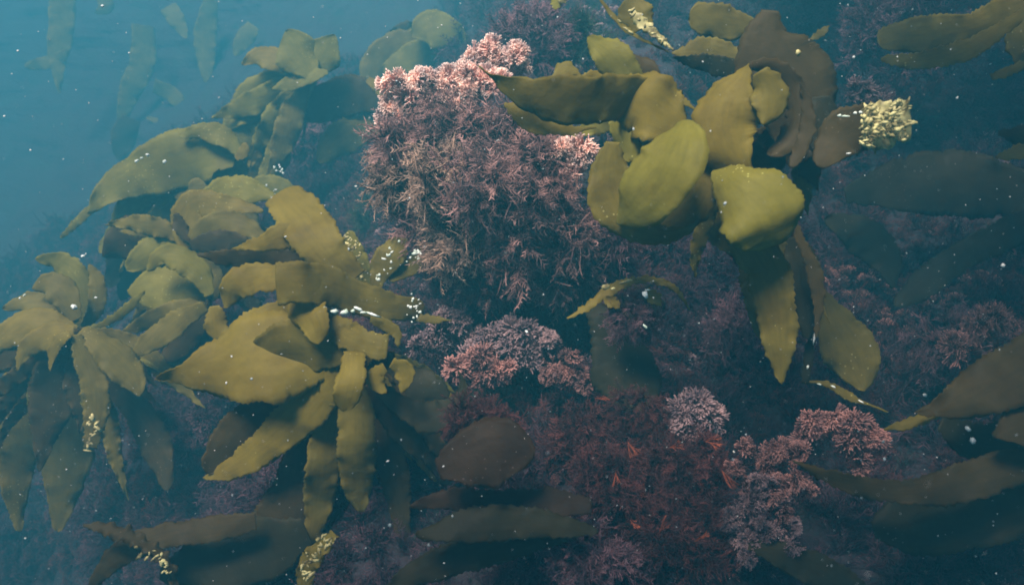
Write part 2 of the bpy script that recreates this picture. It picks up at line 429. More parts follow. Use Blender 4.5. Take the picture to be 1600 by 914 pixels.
def dots(area, n, seed, r=(1.2, 3.4), stretch=1.6):
    """random spots inside a px ellipse/strip: area = [(x,y,halfw,d)...] path"""
    rng = np.random.default_rng(seed); a = np.array(area, float); out = []
    for _ in range(n):
        t = rng.uniform(0, len(a) - 1); i = min(int(t), len(a) - 2); p = a[i] + (a[i + 1] - a[i]) * (t - i)
        rr = rng.uniform(*r) * rng.uniform(0.6, 1)
        out.append((p[0] + rng.uniform(-1, 1) * p[2], p[1] + rng.uniform(-1, 1) * p[2], rr * rng.uniform(1, stretch), rr, rng.uniform(0, 180), p[3]))
    return out

S = lambda d, *a: [(x, y, w, d + (dz[0] if dz else 0)) for x, y, w, *dz in a]     # stations at distance d, optional offset per station

# --- the big kelp at the left centre
MK, MKo, MKb = kelp('kelp_plant', 'big golden olive kelp with a wide folded band and long blades fanning down', 'kelp', (556, 548, 1.2), [
    ('gold', S(1.20, (552, 440, 46, .02), (510, 394, 62, .01), (476, 344, 74, .03), (438, 300, 54, .08)), dict(tilt=6, ruffle=.05, tip='none')),
    ('gold', S(1.23, (520, 420, 20, .04), (462, 368, 42), (412, 379, 26), (362, 389, 5, .03)), dict(tilt=15)),
    ('brown', S(1.30, (500, 420, 18), (436, 401, 26), (360, 404, 28), (308, 398, 8)), dict(tilt=-15)),
    ('gold', S(1.22, (440, 432, 36, -.02), (398, 435, 42), (366, 448, 44, .01), (350, 480, 22, .03)), dict(tilt=22)),
    ('olive', S(1.17, (664, 482, 30, .06), (640, 482, 36, .04), (600, 476, 42, .01), (555, 463, 50, -.01), (510, 446, 60, -.04), (470, 441, 62, -.07), (431, 444, 58, -.07)), dict(tilt=8, base='round', tip='none', ruffle=.035, teeth=.0015)),
    ('gold', S(1.115, (470, 458, 54, .03), (482, 488, 52, .0), (493, 512, 46, -.01), (499, 538, 44, -.01)), dict(tilt=12, ruffle=.03, curl=.06)),
    ('olive', S(1.26, (584, 451, 12), (598, 420, 34), (614, 393, 42), (629, 366, 26, .02)), dict(tilt=8)),
    ('olive', S(1.27, (606, 432, 16), (638, 420, 24), (660, 402, 26), (655, 381, 18)), dict(tilt=5)),
    ('olive', S(1.22, (640, 496, 10), (680, 499, 11), (706, 501, 3)), dict(tilt=10)),
    ('gold', S(1.17, (552, 545, 40, -.01), (505, 550, 84, -.02), (445, 555, 130, -.02), (385, 562, 128, -.02), (330, 575, 88, -.01), (285, 586, 42, .0), (247, 592, 3, .02)), dict(tilt=10, ruffle=.05, curl=.06)),
    ('gold', S(1.16, (462, 470, 14, .05), (436, 484, 26, .03), (404, 498, 32, .02), (372, 520, 36, .02), (340, 550, 30, .03)), dict(tilt=20)),
    ('olive', S(1.13, (546, 552, 30, 0), (500, 546, 66), (450, 546, 72, .01), (408, 552, 46, .03), (386, 560, 18, .05)), dict(tilt=-18, ruffle=.06)),
    ('olive', S(1.12, (500, 492, 30, .03), (530, 515, 42, .01), (560, 532, 40, -.01), (590, 541, 38, -.02), (606, 543, 36, -.02)), dict(tilt=10, tip='none', ruffle=.03)),
    ('brown', S(1.12, (604, 548, 30, 0), (592, 572, 26, .02), (574, 590, 16, .03)), dict(tilt=-15)),
    ('gold', S(1.08, (553, 549, 28, .02), (551, 580, 36, 0), (543, 612, 43, -.01), (536, 642, 42, 0)), dict(tilt=8, ruffle=.03, curl=.06)),
    ('gold', S(1.12, (530, 582, 36, .02), (500, 618, 56, .03), (458, 660, 58, .04), (412, 698, 50, .05), (362, 730, 38, .07), (318, 746, 12, .09)), dict(tilt=12)),
    ('brown', S(1.2, (440, 620, 40), (400, 652, 60), (355, 695, 60), (325, 740, 40)), dict(tilt=0)),
    ('olive', S(1.14, (552, 600, 30, -.01), (556, 640, 48), (557, 690, 56), (558, 740, 54, .02), (562, 800, 34, .04)), dict(tilt=5, teeth=.003)),
    ('olive', S(1.18, (525, 632, 18, -.03), (513, 680, 42), (505, 730, 48), (498, 790, 46, .02), (486, 850, 36, .03)), dict(tilt=-10, teeth=.003)),
    ('brown', S(1.22, (508, 640, 18, -.03), (472, 705, 44), (452, 770, 50), (436, 850, 44, .02)), dict(tilt=0)),
    ('brown', S(1.19, (568, 602, 16, -.03), (588, 650, 36), (607, 710, 44), (622, 775, 40, .02), (632, 860, 26, .03)), dict(tilt=8, teeth=.0035)),
    ('brown', S(1.17, (573, 600, 14, -.02), (604, 636, 38), (636, 678, 44), (662, 716, 24, .02)), dict(tilt=10, teeth=.003)),
    ('dark', S(1.15, (580, 590, 12), (610, 620, 26), (650, 645, 38), (685, 650, 46), (712, 630, 30), (723, 600, 14), (716, 580, 5)), dict(tilt=10)),
    ('dark', S(1.23, (600, 585, 20), (650, 600, 50), (700, 622, 40)), dict(tilt=0)),
    ('gold', S(1.1, (612, 566, 14), (626, 575, 26), (634, 592, 26), (627, 614, 12)), dict(tilt=16)),
    ('gold', S(1.1, (602, 574, 10), (586, 584, 24), (590, 601, 25), (604, 614, 10)), dict(tilt=5)),
    ('olive', S(1.12, (578, 500, 10), (600, 506, 17), (619, 521, 16), (622, 542, 8)), dict(tilt=-10)),
    ('gold', S(1.3, (334, 478, 14), (338, 505, 32), (341, 530, 30)), dict(tilt=12)),
    ('brown', S(1.22, (470, 750, 50), (440, 815, 86), (405, 875, 80), (385, 930, 50)), dict(tilt=0)),
], stipe=[(556, 548, 1.2), (580, 590, 1.24), (610, 640, 1.34), (630, 700, 1.5)], extra=dict(n=24, ang=(15, 165), len=(150, 290), w=(22, 44), seed=3, back=(.02, .07)))
crust(MKb[4], MKo, [(522, 487, 8, 4, -5, 1.112), (540, 488, 10, 5, 5, 1.11), (552, 486, 5, 4, 0, 1.11), (561, 483, 8, 4, -25, 1.11), (568, 488, 7, 3.5, -10, 1.11), (584, 492, 12, 2.5, -24, 1.11), (508, 481, 5, 2.5, 0, 1.11)],
      label='white crust along the lower edge of the folded band')
crust(MKb[4], MKo, dots([(640, 462, 8, 1.195), (648, 480, 12, 1.195), (646, 496, 10, 1.195)], 16, 5, (1.4, 4.2)), seed=5)
crust(MKb[6], MKo, dots([(586, 445, 4, 1.235), (602, 415, 10, 1.235), (616, 380, 10, 1.235)], 17, 6, (1.2, 4.0)), seed=6)
crust(MKb[7], MKo, dots([(640, 412, 8, 1.245), (660, 392, 8, 1.245)], 12, 7, (1.2, 4.0)), seed=7)

kelp('kelp_frond', 'short green blade stub speckled with yellow crust, behind the big left kelp', 'kelp', (572, 445, 1.38), [
    ('green', S(1.38, (575, 450, 20), (560, 425, 40), (548, 395, 40), (545, 360, 24)), dict(tilt=5))], group='loose kelp pieces')
crust(bpy.context.scene.objects['kelp_frond'], P(572, 445, 1.38), dots([(566, 436, 10, 1.35), (552, 412, 16, 1.35), (546, 388, 14, 1.35), (545, 370, 9, 1.35)], 70, 8, (1.2, 4.2)), 'crust_yellow', seed=8)

# --- kelp at the left edge
LK, LKo, LKb = kelp('kelp_plant', 'pale olive kelp drooping like a palm before open water, one frayed blade tip', 'kelp', (120, 517, 1.5), [
    ('gold', S(1.5, (118, 517, 14), (85, 507, 38), (50, 503, 42), (20, 518, 44), (-2, 536, 36), (-18, 556, 14)), dict(tilt=20)),
    ('gold', S(1.47, (116, 517, 14), (86, 520, 34), (60, 531, 34), (38, 552, 24), (27, 580, 6)), dict(tilt=15)),
    ('gold', S(1.43, (110, 521, 9), (93, 532, 18), (82, 551, 14), (78, 580, 4)), dict(tilt=28)),
    ('olive', S(1.45, (125, 517, 14), (155, 535, 36), (185, 563, 50), (206, 592, 44), (219, 620, 10)), dict(tilt=12, teeth=.003)),
    ('olive', S(1.44, (120, 522, 10), (130, 555, 28), (146, 600, 36), (149, 640, 32), (142, 700, 20)), dict(tilt=6, tip='ragged', teeth=.004)),
    ('brown', S(1.52, (150, 560, 14), (185, 610, 30), (220, 650, 40), (245, 700, 46), (264, 765, 26)), dict(tilt=6)),
    ('olive', S(1.62, (60, 545, 30), (36, 600, 60), (30, 680, 60), (26, 770, 40), (30, 830, 16)), dict(tilt=0)),
    ('brown', S(1.52, (110, 525, 20), (87, 580, 52), (77, 640, 54), (68, 700, 30), (62, 736, 6)), dict(tilt=-6, teeth=.0035)),
    ('olive', S(1.66, (120, 530, 20), (110, 600, 60), (110, 680, 70), (100, 760, 60), (90, 830, 20)), dict(tilt=-10)),
    ('green', S(1.7, (120, 512, 14), (128, 470, 32), (118, 430, 34), (90, 410, 34), (55, 404, 12)), dict(tilt=8)),
    ('olive', S(1.65, (133, 512, 12), (150, 480, 24), (151, 440, 24), (139, 413, 10)), dict(tilt=0)),
    ('olive', S(1.62, (115, 507, 16), (85, 480, 36), (45, 471, 32), (5, 482, 16)), dict(tilt=14)),
    ('olive', S(1.6, (120, 500, 16), (100, 460, 40), (75, 445, 40), (50, 452, 12)), dict(tilt=5)),
    ('green', S(1.55, (135, 515, 8), (165, 505, 10), (200, 480, 14), (226, 454, 5)), dict(tilt=0)),
], stipe=[(120, 517, 1.5), (125, 580, 1.7), (140, 680, 2.1)], extra=dict(n=20, ang=(0, 180), len=(110, 240), w=(16, 30), seed=4, back=(.0, .07)))
crust(LKb[4], LKo, dots([(147, 655, 9, 1.42), (143, 700, 7, 1.42)], 26, 12, (1.5, 4), 3), 'crust_yellow', seed=12)
crust(LKb[9], LKo, [(116, 480, 5, 5, 0, 1.42), (38, 461, 3, 2, 30, 1.5), (31, 466, 2.5, 2, 0, 1.5), (150, 465, 2.5, 2.5, 0, 1.5), (130, 400, 4, 2, 20, 1.6)], seed=13)

# --- kelps behind, stepping up the slope
kelp('kelp_plant', 'hazy green kelp arching between the palm like kelp and the big folded one', 'kelp', (326, 466, 1.56), [
    ('green', S(1.55, (328, 462, 12), (313, 430, 34), (286, 404, 38), (252, 400, 34), (232, 424, 12)), dict(tilt=16)),
    ('green', S(1.6, (320, 470, 20), (280, 456, 54), (236, 450, 68), (200, 452, 36)), dict(tilt=4)),
    ('olive', S(1.5, (320, 478, 14), (280, 500, 32), (246, 525, 36), (216, 548, 26), (200, 562, 5)), dict(tilt=12)),
    ('brown', S(1.56, (322, 485, 12), (300, 520, 32), (272, 548, 38), (246, 566, 14)), dict(tilt=0)),
    ('olive', S(1.58, (322, 480, 12), (292, 484, 30), (240, 500, 30), (190, 520, 10)), dict(tilt=-8)),
], group='kelps stepping up the slope', stipe=[(326, 466, 1.56), (330, 520, 1.62), (345, 600, 1.8)], extra=dict(n=9, ang=(90, 230), len=(80, 150), w=(18, 32), seed=5))
kelp('kelp_plant', 'mid sized olive kelp whose blades cross over each other just above the folded band', 'kelp', (295, 382, 1.58), [
    ('green', S(1.62, (300, 376, 14), (275, 374, 42), (236, 395, 46), (198, 422, 28)), dict(tilt=14)),
    ('gold', S(1.55, (286, 388, 14), (290, 346, 44), (306, 320, 42), (346, 322, 36), (385, 325, 24), (412, 331, 5)), dict(tilt=18)),
    ('brown', S(1.54, (273, 334, 5), (282, 355, 20), (296, 380, 8)), dict(tilt=0)),
    ('olive', S(1.52, (298, 375, 14), (330, 351, 30), (370, 350, 36), (402, 365, 22), (425, 385, 8)), dict(tilt=14)),
    ('brown', S(1.5, (298, 386, 14), (330, 378, 30), (365, 375, 26), (392, 374, 4)), dict(tilt=-8)),
    ('olive', S(1.56, (290, 386, 14), (306, 410, 38), (326, 440, 46), (334, 470, 18)), dict(tilt=0)),
    ('green', S(1.6, (300, 330, 10), (350, 300, 40), (395, 300, 40), (430, 310, 14)), dict(tilt=8)),
    ('brown', S(1.7, (270, 380, 20), (225, 370, 60), (190, 380, 60), (160, 400, 30)), dict(tilt=-10)),
], group='kelps stepping up the slope', stipe=[(295, 382, 1.58), (310, 430, 1.7), (330, 500, 1.9)], dd=.08, extra=dict(n=14, ang=(-30, 220), len=(80, 170), w=(18, 32), seed=6))
UK, UKo, UKb = kelp('kelp_plant', 'domed grey green kelp swept down towards the blue water, white dots on top', 'kelp', (368, 243, 1.72), [
    ('green', S(1.68, (373, 240, 10), (352, 216, 30), (318, 205, 26), (280, 212, 14)), dict(tilt=20)),
    ('green', S(1.7, (368, 250, 24), (330, 242, 70), (285, 250, 84), (236, 266, 72), (194, 282, 60), (165, 304, 42), (144, 326, 18), (136, 334, 3)), dict(tilt=16)),
    ('green', S(1.74, (165, 306, 7), (130, 338, 12), (94, 373, 8)), dict(tilt=8)),
    ('green', S(1.74, (352, 262, 24), (310, 270, 46), (262, 285, 52), (225, 302, 42), (198, 328, 34), (180, 360, 26), (155, 395, 16)), dict(tilt=8)),
    ('olive', S(1.72, (366, 258, 20), (342, 288, 44), (308, 305, 46), (268, 302, 26)), dict(tilt=2)),
    ('gold', S(1.62, (368, 248, 7), (380, 239, 18), (384, 223, 12)), dict(tilt=20)),
    ('dark', S(1.84, (240, 290, 30), (215, 340, 44), (190, 400, 44), (170, 450, 24)), dict(tilt=-12)),  # this blade and the next carry the shade below the dome in their colour
    ('dark', S(1.88, (290, 310, 30), (250, 350, 50), (215, 410, 56), (190, 470, 30)), dict(tilt=-12)),
    ('green', S(1.72, (380, 302, 10), (410, 294, 34), (446, 302, 34), (470, 330, 12)), dict(tilt=10)),
], group='kelps stepping up the slope', stipe=[(368, 243, 1.72), (380, 290, 1.85), (390, 350, 2.1)], dd=.3, extra=dict(n=16, ang=(80, 175), len=(110, 230), w=(22, 36), seed=7, back=(.02, .08), mats=['green', 'olive']))
crust(UKb[1], UKo, [(213, 252, 4, 3, 20, 1.93), (221, 247, 3, 2, 20, 1.93), (230, 242, 3, 3.5, 60, 1.93), (257, 253, 3, 4, -40, 1.93)], seed=14)
crust(UKb[8], UKo, dots([(432, 262, 6, 1.95), (440, 268, 6, 1.95)], 8, 15, (1.5, 3)), seed=15)
crust(UKb[8], UKo, dots([(420, 290, 14, 1.95), (440, 300, 12, 1.95)], 6, 16, (1.2, 2.4)), seed=16)

kelp('kelp_plant', 'hazy upright kelp with cupped crown blades, above the domed grey green one', 'kelp', (486, 118, 2.05), [
    ('green', S(2.0, (488, 120, 18), (466, 84, 65), (446, 50, 42)), dict(tilt=10)),
    ('green', S(2.02, (490, 116, 18), (504, 86, 52), (522, 54, 15)), dict(tilt=0)),
    ('green', S(2.05, (482, 122, 22), (440, 126, 35), (402, 142, 42), (382, 180, 50), (366, 225, 52), (346, 275, 28)), dict(tilt=10)),
    ('olive', S(2.1, (478, 128, 20), (446, 152, 48), (420, 195, 58), (404, 240, 52), (392, 285, 22)), dict(tilt=0)),
    ('gold', S(2.0, (470, 116, 18), (432, 95, 35), (402, 88, 28), (378, 102, 8)), dict(tilt=16)),
    ('green', S(2.0, (512, 112, 6), (488, 118, 18), (450, 132, 22), (425, 140, 8)), dict(tilt=25)),
], group='distant kelps fading into the water', stipe=[(486, 118, 2.05), (480, 170, 2.2), (470, 240, 2.4)], dd=.15, extra=dict(n=14, ang=(105, 165), len=(110, 230), w=(24, 40), seed=8, back=(-.04, .06), mats=['green', 'olive']))
kelp('kelp_plant', 'faded green kelp with one oval blade curled over, just above the pink crest', 'kelp', (718, 45, 2.4), [
    ('green', S(2.35, (722, 42, 5), (696, 45, 46), (665, 46, 54), (643, 57, 22)), dict(tilt=16)),
    ('green', S(2.4, (714, 58, 26), (680, 78, 44), (640, 92, 44), (598, 112, 26)), dict(tilt=4)),
    ('olive', S(2.45, (650, 58, 20), (616, 74, 44), (586, 104, 44), (570, 140, 20)), dict(tilt=0)),
], group='distant kelps fading into the water', stipe=[(718, 45, 2.4), (724, 90, 2.5), (728, 150, 2.7)], dd=.3, extra=dict(n=9, ang=(60, 190), len=(80, 150), w=(22, 36), seed=12))
kelp('kelp_plant', 'dull brown green kelp blades lying over purple algae left of the mound', 'kelp', (604, 152, 1.95), [
    ('brown', S(1.95, (606, 152, 10), (588, 152, 42), (548, 150, 54), (500, 166, 54), (458, 184, 26)), dict(tilt=0)),
    ('gold', S(1.9, (574, 124, 8), (593, 136, 20), (603, 152, 18), (596, 170, 6)), dict(tilt=20)),
    ('olive', S(1.98, (612, 198, 12), (572, 200, 42), (530, 220, 52), (495, 250, 30)), dict(tilt=-5)),
], dd=.3, group='distant kelps fading into the water')
for i, (lab, o, bl) in enumerate([
    ('ghostly kelp almost lost in the blue water with a small side arm', (95, 0, 2.75), [('green', S(2.75, (100, -20, 34), (96, 40, 34), (90, 90, 26), (92, 146, 8)), {}), ('green', S(2.75, (100, 88, 16), (72, 98, 18), (38, 104, 16)), dict(tilt=10)), ('green', S(2.8, (160, -10, 20), (165, 10, 20), (150, 22, 10)), {})]),
    ('ghostly kelp curling like a hook in the open blue water', (225, 60, 2.95), [('green', S(2.9, (225, 40, 30), (222, 100, 34), (200, 150, 30), (190, 200, 16)), {}), ('green', S(2.9, (240, 135, 20), (270, 150, 22), (285, 175, 16), (262, 192, 14), (228, 184, 8)), dict(tilt=15))]),
    ('ghostly kelp high in the blue water with a teal green tip', (330, 20, 2.9), [('green', S(2.9, (262, 10, 24), (275, 30, 24), (292, 60, 12)), {}), ('green', S(2.7, (396, 40, 20), (382, 60, 26), (366, 88, 14)), dict(tilt=20)), ('green', S(2.9, (330, 0, 20), (320, 60, 30), (325, 130, 20)), {})]),
    ('faint reddish brown kelp stub in the blue water above the domed kelp', (205, 190, 2.6), [('brown', S(2.5, (205, 185, 26), (195, 210, 34), (185, 250, 24)), {})])]):
    kelp('kelp_plant', lab, 'kelp', o, bl, group='distant kelps fading into the water', stipe=[[(o[0], o[1], o[2] + .1), (o[0] + 10, o[1] + 60, o[2] + .8), (o[0] + 15, o[1] + 200, o[2] + 2.0)]], dd=1.7)

# --- the large kelp crowding the upper right
RK, RKo, RKb = kelp('kelp_plant', 'large kelp with a long dark blade pointing at the pink crest', 'kelp', (1050, 170, 1.06), [
    ('olive', S(.98, (1050, 172, 50, .09), (992, 154, 64, .05), (930, 157, 69), (880, 158, 72, -.01), (830, 150, 58), (792, 134, 36), (766, 119, 13), (748, 104, 3)), dict(tilt=-22, ruffle=.04, teeth=.001)),
    ('gold', S(1.01, (788, 162, 8), (826, 188, 29), (880, 203, 16), (932, 200, 5)), dict(tilt=10)),
    ('gold', S(1.02, (962, 148, 52, .02), (1006, 160, 90), (1044, 184, 81), (1076, 202, 38)), dict(tilt=10, teeth=.004, ruffle=.1)),
    ('green', S(1.1, (990, 132, 34), (966, 100, 56), (944, 78, 47), (918, 58, 22)), dict(tilt=10)),
    ('olive', S(1.13, (1004, 46, 29), (992, 20, 49), (986, -6, 45)), dict(tilt=5)),
    ('green', S(.95, (1072, 190, 24, .03), (1062, 212, 69), (1045, 248, 94, -.01), (1019, 291, 99), (990, 326, 85, .02), (964, 348, 38, .05)), dict(tilt=20, ruffle=.03, curl=.05, teeth=.0012)),
    ('olive', S(1.01, (958, 222, 20), (954, 270, 58), (964, 315, 76), (995, 350, 54), (1035, 367, 31), (1074, 359, 20), (1091, 344, 5)), dict(tilt=8)),
    ('green', S(1.04, (956, 188, 10), (975, 220, 36), (990, 252, 47)), dict(tilt=5)),
    ('olive', S(1.03, (1100, 238, 14), (1098, 280, 47), (1080, 315, 65), (1050, 340, 56), (1022, 352, 20)), dict(tilt=-5)),
    ('olive', S(1.02, (1040, 124, 4), (1060, 150, 12), (1092, 176, 4)), dict(tilt=20)),
    ('olive', S(1.04, (862, 123, 5), (884, 108, 20), (908, 119, 7)), dict(tilt=20)),
    ('gold', S(1.04, (898, 124, 4), (924, 117, 11), (948, 122, 3)), dict(tilt=20)),
    ('brown', S(1.12, (1030, 130, 20), (1000, 118, 56), (960, 130, 56), (930, 150, 20)), dict(tilt=-10)),
], stipe=[(1050, 170, 1.06), (1060, 200, 1.2), (1080, 240, 1.5), (1090, 280, 1.75)], extra=dict(n=7, ang=(100, 250), len=(90, 180), w=(26, 44), seed=9))
CK, CKo, CKb = kelp('kelp_plant', 'large kelp curled into a ring of cupped blades, ending in a frayed yellow crusted tip', 'kelp', (1240, 200, 1.08), [
    ('gold', S(1.0, (1170, 100, 4), (1158, 122, 34), (1140, 152, 80), (1130, 190, 96), (1136, 226, 92), (1156, 256, 60), (1176, 276, 16)), dict(tilt=10, curl=.14, ruffle=.04)),
    ('dark', S(1.04, (1103, 228, 24), (1145, 250, 60), (1190, 258, 64), (1228, 246, 40)), dict(tilt=-10)),
    ('brown', S(1.06, (1206, 16, 24), (1199, 52, 66), (1210, 90, 116), (1232, 130, 124), (1246, 172, 112), (1246, 215, 92), (1236, 262, 34)), dict(tilt=0, curl=.12, ruffle=.05)),
    ('brown', S(1.01, (1170, 104, 10), (1205, 106, 26), (1236, 132, 30), (1246, 172, 34), (1234, 212, 40), (1204, 246, 34)), dict(tilt=-16, curl=.14)),
    ('dark', S(1.03, (1172, 112, 30), (1172, 150, 66), (1180, 196, 86)), dict(tilt=-20)),  # dark sheet standing in for the shaded hollow inside the ring
    ('olive', S(.985, (1186, 112, 22), (1200, 138, 48), (1202, 168, 50), (1192, 196, 20)), dict(tilt=-4, curl=.14)),
    ('brown', S(1.0, (1235, 262, 8), (1250, 235, 20), (1262, 200, 22), (1262, 160, 16), (1250, 130, 6)), dict(tilt=14)),
    ('dark', S(1.05, (1284, 150, 20), (1286, 195, 52), (1278, 240, 34)), dict(tilt=-20)),
    ('brown', S(.99, (1280, 262, 10), (1290, 244, 38), (1312, 214, 65), (1336, 202, 69), (1354, 198, 67)), dict(tilt=4, tip='none', ruffle=.04)),
    ('olive', S(1.07, (1245, 90, 14), (1268, 120, 20), (1290, 145, 16)), dict(tilt=14)),
    ('crust_yellow', S(.985, (1352, 199, 63), (1385, 194, 69), (1424, 188, 58)), dict(tilt=8, tip='ragged', ruffle=.16, wave=.3, teeth=.006, name='frayed_tip', label='frayed tip covered in yellow crust')),
], stipe=[(1240, 200, 1.08), (1230, 230, 1.25), (1215, 270, 1.6)], extra=dict(n=6, ang=(20, 160), len=(70, 140), w=(26, 44), seed=10))
rr = np.random.default_rng(77); sp = []
for _ in range(240):
    u_, v_ = rr.uniform(0, 1), rr.uniform(-1, 1)
    sp.append((1346 + (70 + 12 * math.sin(v_ * 7) + 6 * math.sin(v_ * 17)) * u_, 199 - 12 * u_ + v_ * (26 + 7 * math.sin(u_ * 9)), rr.uniform(3, 9), rr.uniform(1.4, 4.6), rr.normal(14, 45), .965 + rr.uniform(-.02, .008)))
crust(CKb[10], CKo, sp, 'crust_yellow', 'crust_flakes', seed=78, flat=.7)
crust(CKb[8], CKo, [(1322, 182, 8, 3, 5, .965), (1312, 181, 4, 3, 0, .965), (1336, 177, 5, 3, 0, .965), (1345, 176, 4, 3, 0, .965), (1326, 240, 5, 2, 10, .965)], seed=17)
crust(CKb[2], CKo, [(1247, 83, 5, 6, 20, 1.0)], 'crust_yellow', seed=18, label='small yellow crust spot on the top blade')

LW, LWo, LWb = kelp('kelp_plant', 'kelp hanging below the ring of cupped blades, its round bright blade over a long strap', 'kelp', (1125, 266, 1.05), [
    ('green', S(.96, (1118, 264, 16, .06), (1144, 284, 66, .02), (1176, 312, 106), (1200, 344, 112, -.01), (1209, 370, 88), (1211, 386, 46, .01)), dict(tilt=14, curl=.05, tip='none')),
    ('olive', S(1.02, (1146, 342, 31), (1168, 376, 52), (1195, 416, 65), (1208, 460, 58), (1215, 500, 58), (1218, 545, 49), (1222, 600, 14)), dict(tilt=4)),
    ('brown', S(1.04, (1234, 330, 8), (1256, 385, 12), (1274, 430, 22), (1279, 470, 18), (1275, 530, 6)), dict(tilt=14)),
    ('dark', S(1.08, (1240, 370, 20), (1250, 410, 49), (1256, 460, 45), (1262, 530, 20)), dict(tilt=4)),
    ('olive', S(1.12, (1140, 330, 16), (1120, 350, 38), (1140, 380, 34), (1160, 410, 10)), dict(tilt=-10)),
], stipe=[(1125, 266, 1.05), (1120, 310, 1.3), (1110, 360, 1.6)], extra=dict(n=6, ang=(40, 110), len=(140, 300), w=(24, 40), seed=11))
kelp('kelp_frond', 'dim triangular kelp blade leaning on the dark reef beside the long strap', 'kelp', (1300, 560, 1.2), [
    ('olive', S(1.17, (1288, 456, 7), (1299, 490, 42), (1314, 522, 68), (1334, 560, 80), (1352, 610, 50)), dict(tilt=2))], group='loose kelp pieces')
kelp('kelp_frond', 'rounded olive blade tip lying flat at the top edge, pointing away from the ring kelp', 'kelp', (1180, 46, 1.2), [
    ('olive', S(1.2, (1076, 32, 36), (1100, 30, 46), (1140, 38, 44), (1176, 43, 28), (1194, 50, 4)), dict(tilt=10, base='round'))], group='loose kelp pieces')
kelp('kelp_frond', 'low dull blade under the rounded tip, with a dark underside', 'kelp', (1110, 92, 1.2), [
    ('olive', S(1.2, (1050, 84, 5), (1098, 78, 34), (1150, 88, 28), (1178, 98, 8)), dict(tilt=18)),
    ('dark', S(1.17, (1052, 90, 5), (1110, 102, 26), (1172, 112, 22), (1190, 120, 6)), dict(tilt=-15))], group='loose kelp pieces')
TS, TSo, TSb = kelp('kelp_frond', 'torn kelp strip bleached pale yellow, slanting down from the top edge', 'kelp', (990, 30, 1.04), [
    ('crust_yellow', S(1.04, (985, 20, 8), (1002, 34, 16), (1022, 52, 14), (1040, 68, 9), (1053, 79, 4)), dict(tilt=15, tip='ragged', ruffle=.2, teeth=.004)),
    ('olive', S(1.05, (934, -6, 5), (964, 32, 8), (992, 56, 8), (1024, 72, 6), (1046, 82, 3)), dict(tilt=20))], group='loose kelp pieces')
crust(TSb[0], TSo, dots([(986, 20, 5, 1.02), (1004, 30, 7, 1.02), (1030, 58, 4, 1.02), (1052, 77, 3, 1.02)], 22, 21, (2, 4), 2.2), 'crust_yellow', seed=21)
crust(TSb[1], TSo, [(978, 46, 8, 3.5, -30, 1.03), (985, 51, 8, 3, -30, 1.03), (968, 34, 6, 2, -40, 1.03)], 'crust_yellow', seed=22)
kelp('kelp_frond', 'yellow green leaf tip poking down at the very top edge above the dark bush', 'kelp', (872, -8, 1.2), [
    ('green', S(1.2, (874, -14, 26), (870, 2, 22), (868, 16, 6)), dict(tilt=20, tip='ragged')), ('crust_yellow', S(1.19, (880, -10, 10), (878, 0, 10), (884, 6, 4)), dict(tilt=20))], group='loose kelp pieces')
kelp('kelp_plant', 'olive kelp reaching in at the top right corner with two stacked flat blades', 'kelp', (1620, 20, 1.25), [
    ('olive', S(1.25, (1371, 66, 26), (1410, 57, 44), (1465, 52, 50), (1520, 42, 40), (1570, 20, 52), (1620, 0, 50)), dict(tilt=6, base='round')),
    ('gold', S(1.2, (1377, 93, 8), (1430, 95, 24), (1490, 85, 30), (1532, 65, 28), (1572, 40, 24), (1620, 10, 20)), dict(tilt=14)),
    ('olive', S(1.24, (1620, 10, 20), (1596, 55, 40), (1606, 110, 36)), dict(tilt=-5)),
    ('olive', S(1.22, (1549, 121, 8), (1575, 112, 14), (1610, 98, 14)), dict(tilt=12)),
])
kelp('kelp_frond', 'small kelp tip entering at the right edge below the two stacked blades', 'kelp', (1610, 232, 1.25), [
    ('gold', S(1.25, (1556, 246, 5), (1582, 240, 18), (1620, 236, 28)), dict(tilt=14)), ('brown', S(1.27, (1560, 208, 8), (1620, 215, 44)), dict(tilt=0))], group='loose kelp pieces')
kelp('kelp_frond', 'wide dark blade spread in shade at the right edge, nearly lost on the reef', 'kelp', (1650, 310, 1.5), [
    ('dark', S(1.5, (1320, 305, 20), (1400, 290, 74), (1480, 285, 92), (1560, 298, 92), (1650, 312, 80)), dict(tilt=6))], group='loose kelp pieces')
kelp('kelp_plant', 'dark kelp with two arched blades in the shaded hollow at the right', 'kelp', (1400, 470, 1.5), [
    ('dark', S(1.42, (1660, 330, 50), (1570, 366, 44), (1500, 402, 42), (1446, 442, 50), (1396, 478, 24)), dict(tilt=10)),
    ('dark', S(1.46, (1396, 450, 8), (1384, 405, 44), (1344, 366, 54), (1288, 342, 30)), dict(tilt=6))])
kelp('kelp_frond', 'tiny pale kelp scrap drifting before the dark purple reef near the top', 'kelp', (1280, 54, 1.3), [
    ('olive', S(1.3, (1264, 66, 4), (1284, 51, 12), (1296, 41, 4)), dict(tilt=14))], group='loose kelp pieces')

